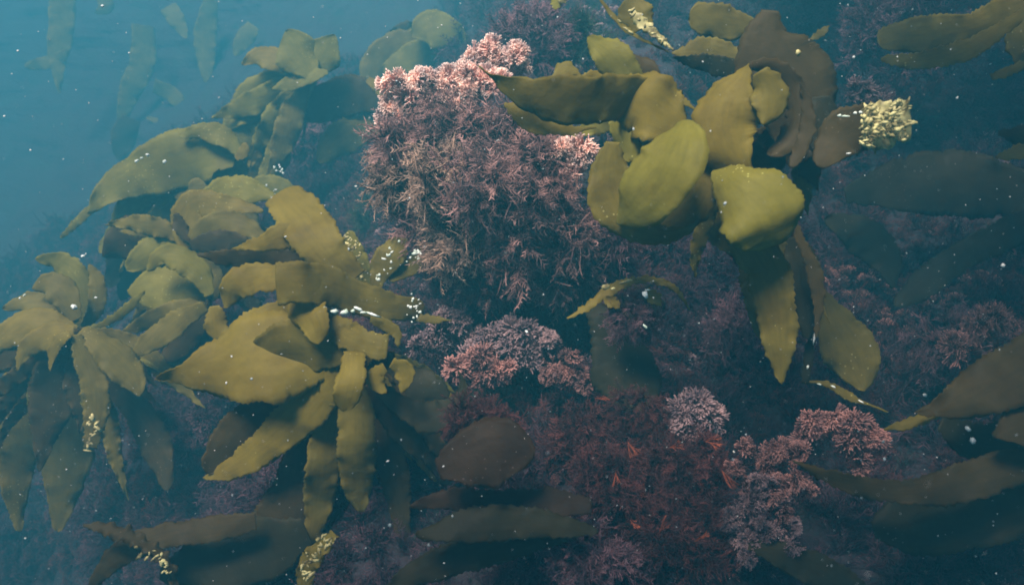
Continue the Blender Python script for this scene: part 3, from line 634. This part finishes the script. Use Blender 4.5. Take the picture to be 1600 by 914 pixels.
# --- lower right corner
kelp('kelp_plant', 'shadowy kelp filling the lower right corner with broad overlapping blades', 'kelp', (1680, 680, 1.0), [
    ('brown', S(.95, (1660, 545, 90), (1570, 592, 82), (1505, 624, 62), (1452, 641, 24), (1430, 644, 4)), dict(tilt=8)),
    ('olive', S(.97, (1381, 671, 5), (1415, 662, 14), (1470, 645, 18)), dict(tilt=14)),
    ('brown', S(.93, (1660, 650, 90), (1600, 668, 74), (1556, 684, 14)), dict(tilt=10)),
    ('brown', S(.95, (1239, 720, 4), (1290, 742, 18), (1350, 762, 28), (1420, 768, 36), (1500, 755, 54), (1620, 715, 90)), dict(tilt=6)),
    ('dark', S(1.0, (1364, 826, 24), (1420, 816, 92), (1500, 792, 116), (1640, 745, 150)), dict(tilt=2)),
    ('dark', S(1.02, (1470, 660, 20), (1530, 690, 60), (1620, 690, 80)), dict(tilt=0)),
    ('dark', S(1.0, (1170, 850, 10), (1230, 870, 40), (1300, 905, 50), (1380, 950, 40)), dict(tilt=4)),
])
SC, SCo, SCb = kelp('kelp_frond', 'thin curled kelp strap with pale flecks, lying below the triangular blade', 'kelp', (1320, 615, 1.12), [
    ('olive', S(1.1, (1258, 596, 5), (1292, 600, 9), (1335, 622, 9), (1388, 644, 4)), dict(tilt=20)),
    ('dark', S(1.1, (1258, 600, 10), (1262, 560, 12), (1270, 510, 8)), dict(tilt=4))], group='loose kelp pieces')
crust(SCb[0], SCo, [(1280, 600, 5, 2.5, -10, 1.08), (1302, 604, 6, 2.5, -20, 1.08), (1262, 574, 3, 6, 0, 1.08), (1272, 530, 1.8, 12, 0, 1.08), (1345, 627, 8, 2, -25, 1.08)], seed=25)

# --- centre
AK, AKo, AKb = kelp('kelp_plant', 'dark dome shaped kelp blade seen edge on, a thin yellow rim arching over it', 'kelp', (985, 560, 1.2), [
    ('gold', S(1.1, (886, 498, 5), (918, 479, 10), (949, 456, 13), (984, 440, 11), (1024, 438, 10), (1056, 452, 10), (1078, 484, 6)), dict(tilt=25, ruffle=.2)),
    ('dark', S(1.14, (985, 446, 60, .03), (982, 490, 108, .04), (974, 540, 86, .04), (986, 590, 108, .02), (1006, 650, 70)), dict(tilt=-14, teeth=.006, curl=.14)),
    ('gold', S(1.09, (944, 466, 8), (958, 472, 18), (968, 482, 5)), dict(tilt=20)),  # these two gold scraps stand in for yellow highlights below the rim
    ('gold', S(1.09, (1010, 455, 8), (1022, 464, 20), (1034, 478, 6)), dict(tilt=12)),
])
crust(AKb[0], AKo, [(946, 449, 7, 7, 30, 1.08), (958, 451, 5, 3, 20, 1.08), (975, 441, 10, 3, 10, 1.08), (985, 438, 8, 2.5, 0, 1.08)], 'crust_yellow', seed=27)
crust(AKb[3], AKo, [(1008, 460, 4, 7, 15, 1.07), (1012, 453, 5, 3, 0, 1.07), (1008, 510, 7, 3, -35, 1.07)], 'crust_white', seed=28)
kelp('kelp_frond', 'broad reddish brown kelp blade lying flat above the dark stacked straps', 'kelp', (700, 730, 1.0), [
    ('umber', S(.96, (684, 735, 26), (732, 716, 84), (785, 706, 104), (834, 716, 92)), dict(tilt=4, ruffle=.06, curl=.04))], group='loose kelp pieces')
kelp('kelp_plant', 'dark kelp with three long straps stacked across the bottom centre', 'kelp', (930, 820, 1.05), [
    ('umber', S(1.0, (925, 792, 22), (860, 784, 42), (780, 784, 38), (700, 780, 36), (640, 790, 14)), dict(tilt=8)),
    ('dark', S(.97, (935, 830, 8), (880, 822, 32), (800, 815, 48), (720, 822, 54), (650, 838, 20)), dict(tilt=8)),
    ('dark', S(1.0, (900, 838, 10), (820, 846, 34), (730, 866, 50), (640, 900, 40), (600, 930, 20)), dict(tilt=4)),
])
BK, BKo, BKb = kelp('kelp_plant', 'dark kelp arching along the bottom left edge with a ruffled pale fringe', 'kelp', (430, 880, 1.2), [
    ('brown', S(1.15, (400, 815, 24), (330, 826, 36), (250, 838, 36), (192, 862, 40), (152, 905, 24), (140, 940, 12)), dict(tilt=10)),
    ('dark', S(1.18, (480, 830, 40), (420, 855, 90), (330, 878, 96), (250, 905, 60)), dict(tilt=0)),
    ('brown', S(1.12, (130, 820, 6), (175, 828, 20), (222, 848, 20), (262, 880, 18), (275, 925, 12)), dict(tilt=16, ruffle=.3, wave=.5)),
], stipe=[(430, 880, 1.2), (450, 900, 1.3), (470, 940, 1.5)])
crust(BKb[2], BKo, dots([(215, 862, 9, 1.1), (250, 868, 7, 1.1), (262, 895, 7, 1.1)], 26, 31, (2, 4), 2.6), 'crust_yellow', seed=31)
ST, STo, STb = kelp('kelp_frond', 'short frayed kelp stub with a scaly pale crust, standing on the bottom edge', 'kelp', (480, 920, 1.08), [
    ('olive', S(1.06, (478, 925, 22), (480, 890, 28), (500, 858, 28), (522, 832, 16)), dict(tilt=10, tip='ragged', ruffle=.2, wave=.35, teeth=.004))], group='loose kelp pieces')
crust(STb[0], STo, dots([(478, 905, 10, 1.03), (482, 880, 11, 1.03), (504, 852, 11, 1.03), (520, 836, 7, 1.03)], 46, 32, (2, 4.4), 2.6), 'crust_yellow', seed=32)

# ------------------------------------------------------------------ unseen kelp canopy, added overhead to shade the near and right side of the reef
def build_shade_canopy():
    rng = np.random.default_rng(42); V, Fc, U, o = [], [], [], 0
    for _ in range(1150):
        x, y = rng.uniform(-2.2, 2.6), rng.uniform(-.7, 2.6)
        edge = np.interp(x + .0, [-2.2, -1.1, -.6, -.1, .31, .46, 3], [.84, .68, .38, .40, .38, 2.6, 2.6]) + rng.normal(0, .04)
        if y > edge: continue
        if x > .3 and rng.random() < CANOPY_RIGHT_GAP: continue
        if y < edge and rng.random() < .12: continue
        a = rng.uniform(0, 6.28); L = rng.uniform(.2, .4); t = np.linspace(-.5, .5, 5); bend = rng.normal(0, .12)
        z = rng.uniform(.36, .56)
        p = np.stack([x + L * t * math.cos(a) - bend * t * t * math.sin(a), y + L * t * math.sin(a) + bend * t * t * math.cos(a), z + rng.normal(0, .012, 5), np.array([.02, .09, .12, .09, .02]) * rng.uniform(.7, 1.1)], 1)
        v, f, uv = ribbon(p, np.tile([0.0, 0.0, 1.0], (5, 1)), rng, tilt=0)
        V.append(v); Fc.append(f + o); U.append(uv); o += len(v)
    ob = mesh_obj('added_shade_canopy', np.vstack(V), np.vstack(Fc), M['brown'], None, uv=np.vstack(U)); tag(ob, 'unseen kelp blades added overhead to shade the reef', 'shade canopy', kind='stuff')
CANOPY_RIGHT_GAP = 0.1
build_shade_canopy()

# ------------------------------------------------------------------ bushy algae
def tuft_variant(rng, kind):
    """unit-height tuft growing to +Z; returns verts, quads, grow"""
    V, Fq, G = [], [], []
    def seg(p, q, r0, r1, g0, g1):
        t = q - p; L = np.linalg.norm(t)
        if L < 1e-6: return
        t = t / L; a = np.cross(t, (0.31, 0.9, 0.2)); a /= max(np.linalg.norm(a), 1e-6); b = np.cross(t, a); k = len(V)
        for c, r, g in ((p, r0, g0), (q, r1, g1)):
            for an in (0.0, 2.094, 4.189):
                V.append(c + r * (math.cos(an) * a + math.sin(an) * b)); G.append(g)
        for j in range(3):
            Fq.append([k + j, k + (j + 1) % 3, k + 3 + (j + 1) % 3, k + 3 + j])
    def rdir(d, spread):
        v = d + rng.normal(0, spread, 3); return v / np.linalg.norm(v)
    def fork(p, d, L, r, g, lev, spread, up):
        n = 2
        for i in range(n):
            dd = rdir(d, spread); dd = dd + up; dd /= np.linalg.norm(dd); q = p + dd * L
            seg(p, q, r, r * 0.85, g, min(1, g + 0.2))
            if lev > 0: fork(q, dd, L * 0.82, r * 0.82, min(1, g + 0.2), lev - 1, spread, up)
            else: seg(q, q + dd * L * 0.3, r * 0.9, r * 0.15, 1, 1)
    if kind == 'feather':
        for i in range(9):
            d = rdir(np.array([0, 0, 1.0]), 0.42); p = np.zeros(3); n = 8; L = rng.uniform(.7, 1.15) / n; bend = rng.normal(0, 0.10, 3)
            side = np.cross(d, rng.normal(size=3)); side /= np.linalg.norm(side)
            for k in range(n):
                q = p + d * L; g = k / n; seg(p, q, 0.019 * (1.2 - g), 0.018 * (1.1 - g), g * 0.7, g * 0.7 + .1)
                if k > 0:
                    for s_ in (-1, 1):
                        l2 = 0.26 * math.sin(math.pi * (g * 0.8 + 0.15)) * rng.uniform(.6, 1.2)
                        dd = rdir(d * 0.75 + side * s_ * 0.8, 0.16); m = q + dd * l2 * .55; e = m + rdir(dd + d * 0.4, .15) * l2 * .55
                        seg(q, m, 0.016, 0.012, g * .8, g * .8 + .2); seg(m, e, 0.012, 0.002, g * .8 + .2, 1)
                d = d + bend * 1.6 + rng.normal(0, .09, 3); d /= np.linalg.norm(d); p = q
    elif kind == 'coral':
        for i in range(8):
            fork(np.zeros(3), rdir(np.array([0, 0, 1.0]), 0.45), 0.34, 0.058, 0.0, 2, 0.34, np.array([0, 0, 0.12]))
    elif kind == 'fine':
        for i in range(9):
            fork(np.zeros(3), rdir(np.array([0, 0, 1.0]), 0.55), 0.28, 0.022, 0.0, 2, 0.42, np.array([0, 0, 0.0]))
    elif kind == 'star':      # long tapering strands that hang and curl, with short barbs
        for i in range(12):
            d = rdir(np.array([0, 0, 1.0]), 0.75); p = np.zeros(3); n = 8; L = rng.uniform(.6, 1.2) / n; bend = rng.normal(0, 0.34, 3)
            tone = rng.choice([.3, .5, .7, 1.0, 1.3])
            for k in range(n):
                q = p + d * L; g = k / n; r_ = .036 * (1 - g) ** .8 + .004; r2_ = .036 * (1 - g - 1 / n) ** .8 + .003 if k < n - 1 else .002
                seg(p, q, r_, r2_, g * tone, (g + 1 / n) * tone)
                if 0 < k:
                    for _ in range(2):
                        e = q + rdir(d * .9 + rng.normal(0, .6, 3), .2) * rng.uniform(.06, .2) * (1.2 - g); seg(q, e, r2_ * .7 + .004, .002, g * tone, min(1, g * tone + .25))
                d = d + bend * .7 + rng.normal(0, .14, 3); d /= np.linalg.norm(d); p = q
    elif kind == 'sprig':
        for i in range(2):
            fork(np.zeros(3), rdir(np.array([0, 0, 1.0]), 0.25), 0.36, 0.024, 0.2, 2, 0.22, np.array([0, 0, 0.15]))
    elif kind == 'hair':
        for i in range(26):
            d = rdir(np.array([0, 0, 1.0]), 0.45); p = np.zeros(3); L = rng.uniform(.4, 1.1) / 4; bend = rng.normal(0, 0.22, 3)
            for k in range(4):
                q = p + d * L; seg(p, q, .012 - .0025 * k, .0095 - .0025 * k + .0005, k / 4, (k + 1) / 4); p = q; d = d + bend; d /= np.linalg.norm(d)
    elif kind == 'lace':     # flattened fans with lobed margins, thick enough to read as solid crusty branchlets
        for i in range(7):
            d = rdir(np.array([0, 0, 1.0]), 0.6); sd = np.cross(d, rng.normal(size=3)); sd /= np.linalg.norm(sd)
            for k in range(9):
                an = (k - 4) * 0.2 + rng.normal(0, .06); dd = d * math.cos(an) + sd * math.sin(an); l = rng.uniform(.6, 1)
                m = dd * l * .55 + rng.normal(0, .03, 3); e = dd * l + rng.normal(0, .07, 3)
                seg(np.zeros(3), m, .03, .05, 0, .5); seg(m, e, .06, .055, .5, .9); seg(e, e + rdir(dd, .5) * .14, .055, .03, .9, 1); seg(e, e + rdir(dd, .8) * .14, .05, .025, .9, 1)
    return np.array(V), np.array(Fq), np.array(G)
_vr = np.random.default_rng(11)
TUFT = {k: [tuft_variant(_vr, k) for _ in range(6)] for k in ('feather', 'coral', 'fine', 'hair', 'lace', 'sprig', 'star')}

def scatter(places, kind, rng):
    """places: (pos, dir, size) -> joined arrays"""
    V, Fq, G, o = [], [], [], 0
    for p, d, s in places:
        kd = kind if isinstance(kind, str) else kind[rng.integers(len(kind))]
        v, f, g = TUFT[kd][rng.integers(6)]
        fr = frame_to(d, rng); V.append((v * s) @ fr + p); Fq.append(f + o); G.append(np.clip(g * rng.uniform(.75, 1.1), 0, 1)); o += len(v)
    return np.vstack(V), np.vstack(Fq), np.concatenate(G)

def bush(name, label, cat, centre, rad, n, size, kind, mat, seed, group=None, out=(0, 0, 0), droop=0.0, face=0.2):
    """an ellipsoid clump: centre (px,py,d), rad (px,px,m); tufts on its camera-side and top"""
    rng = np.random.default_rng(seed); c = P(*centre); k = centre[2] / F
    rx, rz, ry = rad[0] * k, rad[1] * k, rad[2]
    pl = []
    lumps = [(unit(np.array([math.cos(a_), -.3, math.sin(a_)])) * rng.uniform(.1, 1.6) * np.array([rx, ry, rz]), rng.uniform(.08, .30)) for a_ in rng.uniform(0, 6.28) + np.arange(13) * 1.05 + rng.normal(0, .4, 13)] + [(rng.normal(0, .2, 3) * np.array([rx, ry, rz]), .4)]
    while len(pl) < n:
        u = unit(rng.normal(size=3))
        if u[1] > face: continue
        if kind in ('coral', 'lace', 'fine'):
            cc, q_ = lumps[rng.integers(14)]
            p = c + cc + u * q_ * np.array([rx, ry, rz]) * rng.uniform(.5, 1)
            d = unit(u * .35 + np.array(out) + rng.normal(0, .55, 3) + np.array([0, -.25, .15])); pl.append((p, d, size * rng.choice([.45, .6, .8, 1.15]))); continue
        nz = mnoise.noise(Vector(u * 2.1) + Vector((seed * 7.7, 0, 0)))
        if kind in ('coral', 'lace') and nz < -0.12 + 0.25 * rng.random(): continue
        sh = rng.uniform(0.5, 1.0) ** 0.5 * (1 + 1.1 * nz)
        p = c + u * np.array([rx, ry, rz]) * sh * (1 - 0.5 * size / max(rx, size))
        d = unit(u * .8 + np.array(out) + rng.normal(0, .42, 3)); d[2] -= droop; d = unit(d)
        pl.append((p, d, size * rng.uniform(.6, 1.25)))
    v, f, g = scatter(pl, kind, rng)
    o = mesh_obj(name, v, f, M[mat], None, c, smooth=False, grow=g); tag(o, label, cat, group)
    return o
# --- the overgrown boulder in the middle
def boulder(name, label, centre, rad, seed):
    import bmesh
    bm = bmesh.new(); bmesh.ops.create_icosphere(bm, subdivisions=5, radius=1)
    c = P(*centre); k = centre[2] / F
    for v in bm.verts:
        n = mnoise.fractal(v.co * 1.7 + Vector((seed, 0, 0)), 1.0, 2.0, 5); v.co *= 1 + 0.22 * n
    V = np.array([v.co[:] for v in bm.verts]) * np.array([rad[0] * k, rad[2], rad[1] * k]) + c
    Fc = [[v.index for v in f.verts] for f in bm.faces]; bm.free()
    o = mesh_obj(name, V, Fc, M['rock'], None, c); tag(o, label, 'rock')
boulder('reef_boulder', 'rounded boulder jutting from the reef, hidden under red feathery algae and a pink crest', (790, 290, 1.52), (150, 165, .22), 4)
G1 = 'red feathery algae on the boulder'
for i, (x, y, d, rx, ry, n, m, lab) in enumerate([
    (642, 226, 1.28, 52, 46, 60, 'redfeather', 'reddish brown feathery bush directly below the left end of the pink crest'),
    (715, 200, 1.26, 60, 52, 60, 'redfeather', 'reddish brown feathery bush under the middle of the pink crest'),
    (800, 215, 1.24, 60, 55, 60, 'redfeather', 'reddish brown feathery bush tucked under the long dark kelp blade'),
    (618, 272, 1.29, 44, 40, 46, 'redfeather2', 'tan starry feathery bush at the left flank of the boulder, over dark water'),
    (690, 275, 1.20, 52, 46, 50, 'redfeather2', 'tan tipped feathery bush in the middle left of the boulder'),
    (760, 290, 1.18, 60, 55, 60, 'redfeather', 'wine brown feathery bush in the very centre of the boulder'),
    (840, 290, 1.20, 60, 55, 60, 'redfeather', 'wine brown feathery bush beside the pink forked sprig'),
    (676, 342, 1.31, 48, 44, 46, 'redfeather', 'dull red feathery bush low on the left of the boulder, above the speckled green stub'),
    (725, 365, 1.24, 56, 60, 60, 'redfeather2', 'hanging tan feathery bush whose tips point down into the dark gap'),
    (800, 370, 1.22, 60, 60, 60, 'redfeather', 'greyish wine feathery bush on the lower belly of the boulder'),
    (880, 355, 1.24, 56, 60, 60, 'redfeather', 'purplish feathery bush next to the lower fold of the bright kelp blade'),
    (945, 395, 1.36, 60, 66, 64, 'purple', 'purplish bush fading into shade right of the boulder'),
    (770, 425, 1.33, 60, 36, 44, 'redfeather', 'ragged red fringe along the bottom of the boulder'),
    (870, 420, 1.30, 56, 40, 44, 'redfeather', 'dark purplish fringe at the bottom right of the boulder')]):
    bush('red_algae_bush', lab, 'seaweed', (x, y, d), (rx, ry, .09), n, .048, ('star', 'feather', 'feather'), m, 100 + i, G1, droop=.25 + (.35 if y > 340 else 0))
G2 = 'pink coralline clumps of the crest'
for i, (x, y, d, rx, ry, n, lab) in enumerate([
    (646, 160, 1.28, 32, 26, 120, 'bright pink coralline clump at the left end of the sunlit crest'),
    (690, 142, 1.27, 30, 22, 110, 'bright pink coralline clump in the middle of the sunlit crest'),
    (738, 140, 1.27, 28, 22, 100, 'bright pink coralline clump of the crest just left of the pointed kelp tip'),
    (798, 108, 1.30, 26, 18, 60, 'small salmon pink coralline clump above the pointed kelp tip'),
    (752, 100, 1.31, 22, 16, 40, 'pale pink sprigs sticking up beside a green leaf tip behind the crest')]):
    bush('coralline_clump', lab, 'seaweed', (x, y, d), (rx, ry, .06), int(n * 1.1), .024, 'coral', 'pink', 200 + i, G2, out=(0, 0, .5), face=.4)
kelp('kelp_frond', 'small yellow green leaf scrap on top of the pink crest', 'kelp', (758, 84, 1.33), [('green', S(1.33, (740, 92, 6), (752, 82, 14), (768, 74, 6)), dict(tilt=20, tip='ragged'))], group='loose kelp pieces')
bush('coralline_clump', 'forked salmon pink sprig cluster on the right shoulder of the boulder', 'seaweed', (903, 244, 1.2), (26, 17, .03), 30, .026, 'coral', 'pink', 210, face=.2)
for i, (x, y, d, rx, ry, rd, n, sz, kd, m, lab) in enumerate([
    (786, 528, 1.24, 46, 26, .04, 127, 0.020, 'lace', 'mauve', 'lacy mauve coralline clump below the dark gap under the boulder'),
    (758, 578, 1.2, 30, 22, .03, 76, 0.018, 'lace', 'rose', 'lacy pinkish coralline sprig hanging below the mauve clump'),
    (826, 535, 1.22, 24, 20, .03, 55, 0.018, 'lace', 'mauve', 'pale mauve coralline tuft with a bright white speck beside the dark dome'),
    (700, 520, 1.3, 36, 22, .04, 76, 0.019, 'lace', 'mauve', 'dim mauve coralline patch right of the small yellow kelp tip'),
    (880, 578, 1.2, 28, 22, .03, 71, 0.017, 'coral', 'rose', 'small pink coralline tuft at the left foot of the dark dome'),
    (1084, 642, 1.12, 46, 32, .04, 156, 0.018, 'lace', 'mauve', 'pale pinkish grey crusty coralline clump sitting above the orange sprigs'),
    (1200, 715, 1.04, 40, 30, .04, 127, 0.016, 'coral', 'rose', 'pink forked coralline clump with pale tips on the lower reef'),
    (1175, 785, 1.03, 38, 36, .04, 127, 0.016, 'coral', 'mauve', 'greyish forked coralline clump directly under the pink one'),
    (1222, 765, 1.02, 28, 26, .03, 63, 0.018, 'coral', 'rose', 'orange pink forked coralline sprigs at the tip of the shadowy strap'),
    (1278, 666, 1.06, 30, 20, .03, 85, 0.015, 'lace', 'rose', 'rosy coralline clump on the reef, left one of the pair near the thin kelp strap'),
    (1342, 680, 1.04, 22, 34, .03, 92, 0.015, 'lace', 'rose', 'salmon pink upright coralline clump, right one of the pair near the thin kelp strap'),
    (1196, 830, 1.02, 34, 28, .04, 76, 0.015, 'coral', 'mauve', 'dim greyish coralline clump low on the reef near the bottom edge'),
    (1545, 520, 1.2, 56, 40, .06, 60, .040, 'fine', 'rose', 'rosy fan shaped algae at the right edge above the shadowy corner kelp'),
    (1460, 540, 1.3, 60, 50, .06, 50, .045, 'feather', 'purple', 'dull purple bush left of the rosy fan at the right edge'),
    (1340, 165, 1.5, 34, 24, .05, 40, .030, 'fine', 'purple', 'small purple patch behind the pink scrap above the crusted kelp tip'),
    (1348, 150, 1.3, 18, 13, .02, 28, 0.014, 'lace', 'mauve', 'pale pink coralline scrap right above the crusted kelp tip'),
    (1160, 520, 1.4, 60, 60, .07, 60, .045, 'feather', 'purple', 'dusky purple bush behind the long hanging strap'),
    (500, 205, 2.6, 60, 50, .12, 60, .075, 'feather', 'purple', 'hazy lilac bush in the distance left of the boulder'),
    (850, 70, 1.62, 66, 54, .10, 90, .060, 'feather', 'purple', 'dark purple feathery bush behind the crest at the top of the reef'),
    (910, 60, 1.6, 46, 50, .08, 50, .050, 'hair', 'greenturf', 'mossy dark green tuft beside the dark purple bush at the top'),
    (1400, 60, 1.75, 90, 60, .1, 80, .060, 'feather', 'purple', 'dim purple bush under the stacked blades at the top right'),
    (905, 690, 1.14, 50, 50, .05, 80, .034, 'feather', 'wine', 'deep red bush between the brown blade and the orange sprigs'),
    (960, 760, 1.08, 66, 50, .05, 100, .032, 'feather', 'wine', 'deep wine red bush in the middle of the lower reef'),
    (1070, 730, 1.08, 66, 46, .05, 100, .032, 'feather', 'wine', 'deep wine red bush under the pale crusty clump'),
    (1050, 820, 1.05, 76, 46, .05, 100, .032, 'feather', 'wine', 'deep wine red bush at the bottom edge, left of the greyish coralline'),
    (920, 870, 1.03, 66, 40, .05, 70, .032, 'feather', 'purple', 'dark purplish bush at the bottom edge under the stacked straps'),
    (380, 895, 1.25, 40, 26, .04, 71, 0.020, 'lace', 'mauve', 'dim pinkish patch at the bottom edge inside the arching kelp'),
    (988, 492, 1.12, 44, 30, .03, 40, .03, 'feather', 'purple', 'small dusky purple tuft under the thin yellow rim in the centre'),
    (1005, 640, 1.1, 50, 26, .03, 46, .026, 'feather', 'wine', 'dark red tuft at the foot of the dim dome shaped blade'),
    (755, 655, 1.05, 60, 22, .03, 40, .026, 'feather', 'wine', 'dark red fringe along the top edge of the reddish brown blade'),
    (430, 250, 2.9, 50, 60, .1, 40, .07, 'feather', 'deep', 'very hazy purple bush behind the domed kelp'),
    (800, 610, 1.32, 70, 46, .05, 110, .026, 'hair', 'greenturf', 'mossy green tuft between the lacy coralline and the reddish brown blade'),
    (600, 340, 2.0, 60, 60, .08, 80, .045, 'hair', 'greenturf', 'hazy green tuft on the slope behind the speckled green stub'),
    (690, 640, 1.36, 40, 50, .05, 50, .03, 'feather', 'wine', 'dull red bush in the dark gap right of the looping kelp blade'),
    (300, 680, 1.6, 50, 46, .06, 40, .04, 'fine', 'purple', 'faint purple tangle in the dark gap left of the big kelp')]):
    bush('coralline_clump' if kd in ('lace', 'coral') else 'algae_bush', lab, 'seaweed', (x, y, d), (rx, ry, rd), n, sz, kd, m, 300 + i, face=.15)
G3 = 'orange sprigs on the lower reef'
osp = [(981, 690, 'tall orange sprig standing alone just under the round brown dome blade'), (930, 622, 'orange sprig against the left edge of the round brown dome blade'),
       (1102, 690, 'orange sprig poking out below the pale crusty coralline clump'), (962, 738, 'red orange sprig lying sideways in the deep red bush'),
       (1010, 775, 'short orange sprig in the middle of the wine red bush'), (1045, 700, 'orange sprig between the pale crusty clump and the tall lone sprig'),
       (1085, 846, 'bright orange forked sprig close to the bottom edge'), (1030, 832, 'orange sprig low in the wine red bush, left of the brightest one'),
       (1128, 735, 'orange sprig beside the pink forked coralline clump'), (985, 812, 'faint orange sprig above the bottom edge in dark red algae')]
rng = np.random.default_rng(55)
for i, (x, y, lab) in enumerate(osp):
    p = P(x, y, 1.0 if y > 640 else 1.06); V, Fc, G = scatter([(p, unit(np.array([rng.normal(0, .4), -.6, rng.normal(.5, .4)])), rng.uniform(.018, .030))], 'sprig', rng)
    o = mesh_obj('orange_sprig', V, Fc, M['orange'], None, p, smooth=False, grow=G); tag(o, lab, 'seaweed', G3)

# --- turf over the whole visible reef
def turf(name, lab, mat, kind, n, size, seed, sel, zone=(-2.2, 1.9, -1.5, .3), lift=0.0):
    rng = np.random.default_rng(seed); pl = []
    x = rng.uniform(zone[0], zone[1], n * 6); z = rng.uniform(zone[2], zone[3], n * 6)
    y0 = reef_y0(x, z); cpz = math.cos(PITCH); spz = math.sin(PITCH)
    dd = y0 * cpz - z * spz; up = z * cpz + y0 * spz; px = 800 + F * x / dd; py = 457 - F * up / dd
    nz = np.array([mnoise.noise(Vector((a * 3.2 + sel[2], 0, b * 3.2))) for a, b in zip(x, z)])
    ok = (px > -60) & (px < 1660) & (py > -40) & (py < 960) & (y0 < 3.9) & (nz > sel[0]) & (nz < sel[1])
    x, z = x[ok][:n], z[ok][:n]
    y = reef_y(x, z); nn = reef_n(x, z)
    for a, b, c, d in zip(x, y, z, nn):
        pl.append((np.array([a, b, c]) - d * .004, unit(d + rng.normal(0, .35, 3)), size * rng.uniform(.5, 1.4) * (0.7 + .3 * b)))
    v, f, g = scatter(pl, kind, rng)
    o = mesh_obj(name, v, f, M[mat], None, smooth=False, grow=g)
    tag(o, lab, 'turf', None, 'stuff')
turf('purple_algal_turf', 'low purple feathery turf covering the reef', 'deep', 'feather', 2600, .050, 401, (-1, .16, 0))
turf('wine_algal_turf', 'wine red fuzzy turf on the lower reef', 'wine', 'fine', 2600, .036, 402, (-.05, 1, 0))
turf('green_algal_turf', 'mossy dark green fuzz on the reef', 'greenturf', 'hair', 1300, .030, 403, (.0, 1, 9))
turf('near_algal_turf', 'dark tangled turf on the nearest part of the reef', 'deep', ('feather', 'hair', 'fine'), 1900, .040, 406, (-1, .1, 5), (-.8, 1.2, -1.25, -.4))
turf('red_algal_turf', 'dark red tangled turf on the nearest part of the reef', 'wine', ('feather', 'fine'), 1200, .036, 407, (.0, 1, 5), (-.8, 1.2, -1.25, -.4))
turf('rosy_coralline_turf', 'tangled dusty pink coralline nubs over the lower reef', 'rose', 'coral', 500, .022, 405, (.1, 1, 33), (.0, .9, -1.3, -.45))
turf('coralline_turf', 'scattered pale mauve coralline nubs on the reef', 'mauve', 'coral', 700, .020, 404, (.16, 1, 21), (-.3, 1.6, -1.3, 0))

# --- pale specks drifting in the water
rng = np.random.default_rng(900); it = []
BIG = [(115, 480, 6.0, 1.0), (1133, 318, 5, .8), (1127, 332, 3, .8), (28, 80, 3, 1), (48, 235, 4, 1), (7, 182, 3.5, 1), (990, 202, 4, .8), (1334, 90, 5, .8), (823, 518, 5, 1.0), (1092, 505, 3.5, .9),
       (1567, 415, 7, .9), (202, 83, 3, 1), (1223, 277, 4, .8), (1445, 617, 6, .8), (627, 687, 3.5, .8), (606, 720, 4, .8), (609, 820, 6, .8), (670, 851, 5, .7), (707, 806, 4, .8), (316, 186, 3, 1), (134, 397, 3.5, 1), (160, 10, 6, 1.2),
       (1402, 89, 2.5, .8), (1512, 670, 8, .8), (1520, 688, 9, .8), (1380, 690, 7, .8), (1382, 717, 6, .8), (532, 60, 3, 1.2), (690, 40, 2.5, 1.2), (1098, 97, 3, .8), (393, 592, 4, .9), (362, 557, 4, .9), (1110, 205, 3, .8), (857, 545, 3, .8), (545, 390, 4, 1)]
for x, y, r, d in BIG: it.append((x, y, r * .48, d))
for _ in range(1400):
    x, y = rng.uniform(-40, 1640), rng.uniform(-30, 940); d = rng.uniform(.24, .45) if rng.random() < .1 else rng.uniform(.45, 1.3)
    if x < 500 and y < 500 and rng.random() < .6: continue
    if x > 850 and rng.random() < 0: continue
    it.append((x, y, rng.uniform(.4, .95) * (1.8 if rng.random() < .08 else 1), d))
IT = []
for x, y, r, d in it:
    k = d / F; c = P(x, y, d); IT.append((c, (r * k * rng.uniform(.9, 1.8), r * k, r * k * rng.uniform(.7, 1.1)), frame_to(rng.normal(size=3), rng)))
v, f = blobs(IT, rng, .25)
o = mesh_obj('floating_particles', v, f, M['snow'], None); tag(o, 'countless small white specks drifting in the water', 'particles', None, 'stuff')
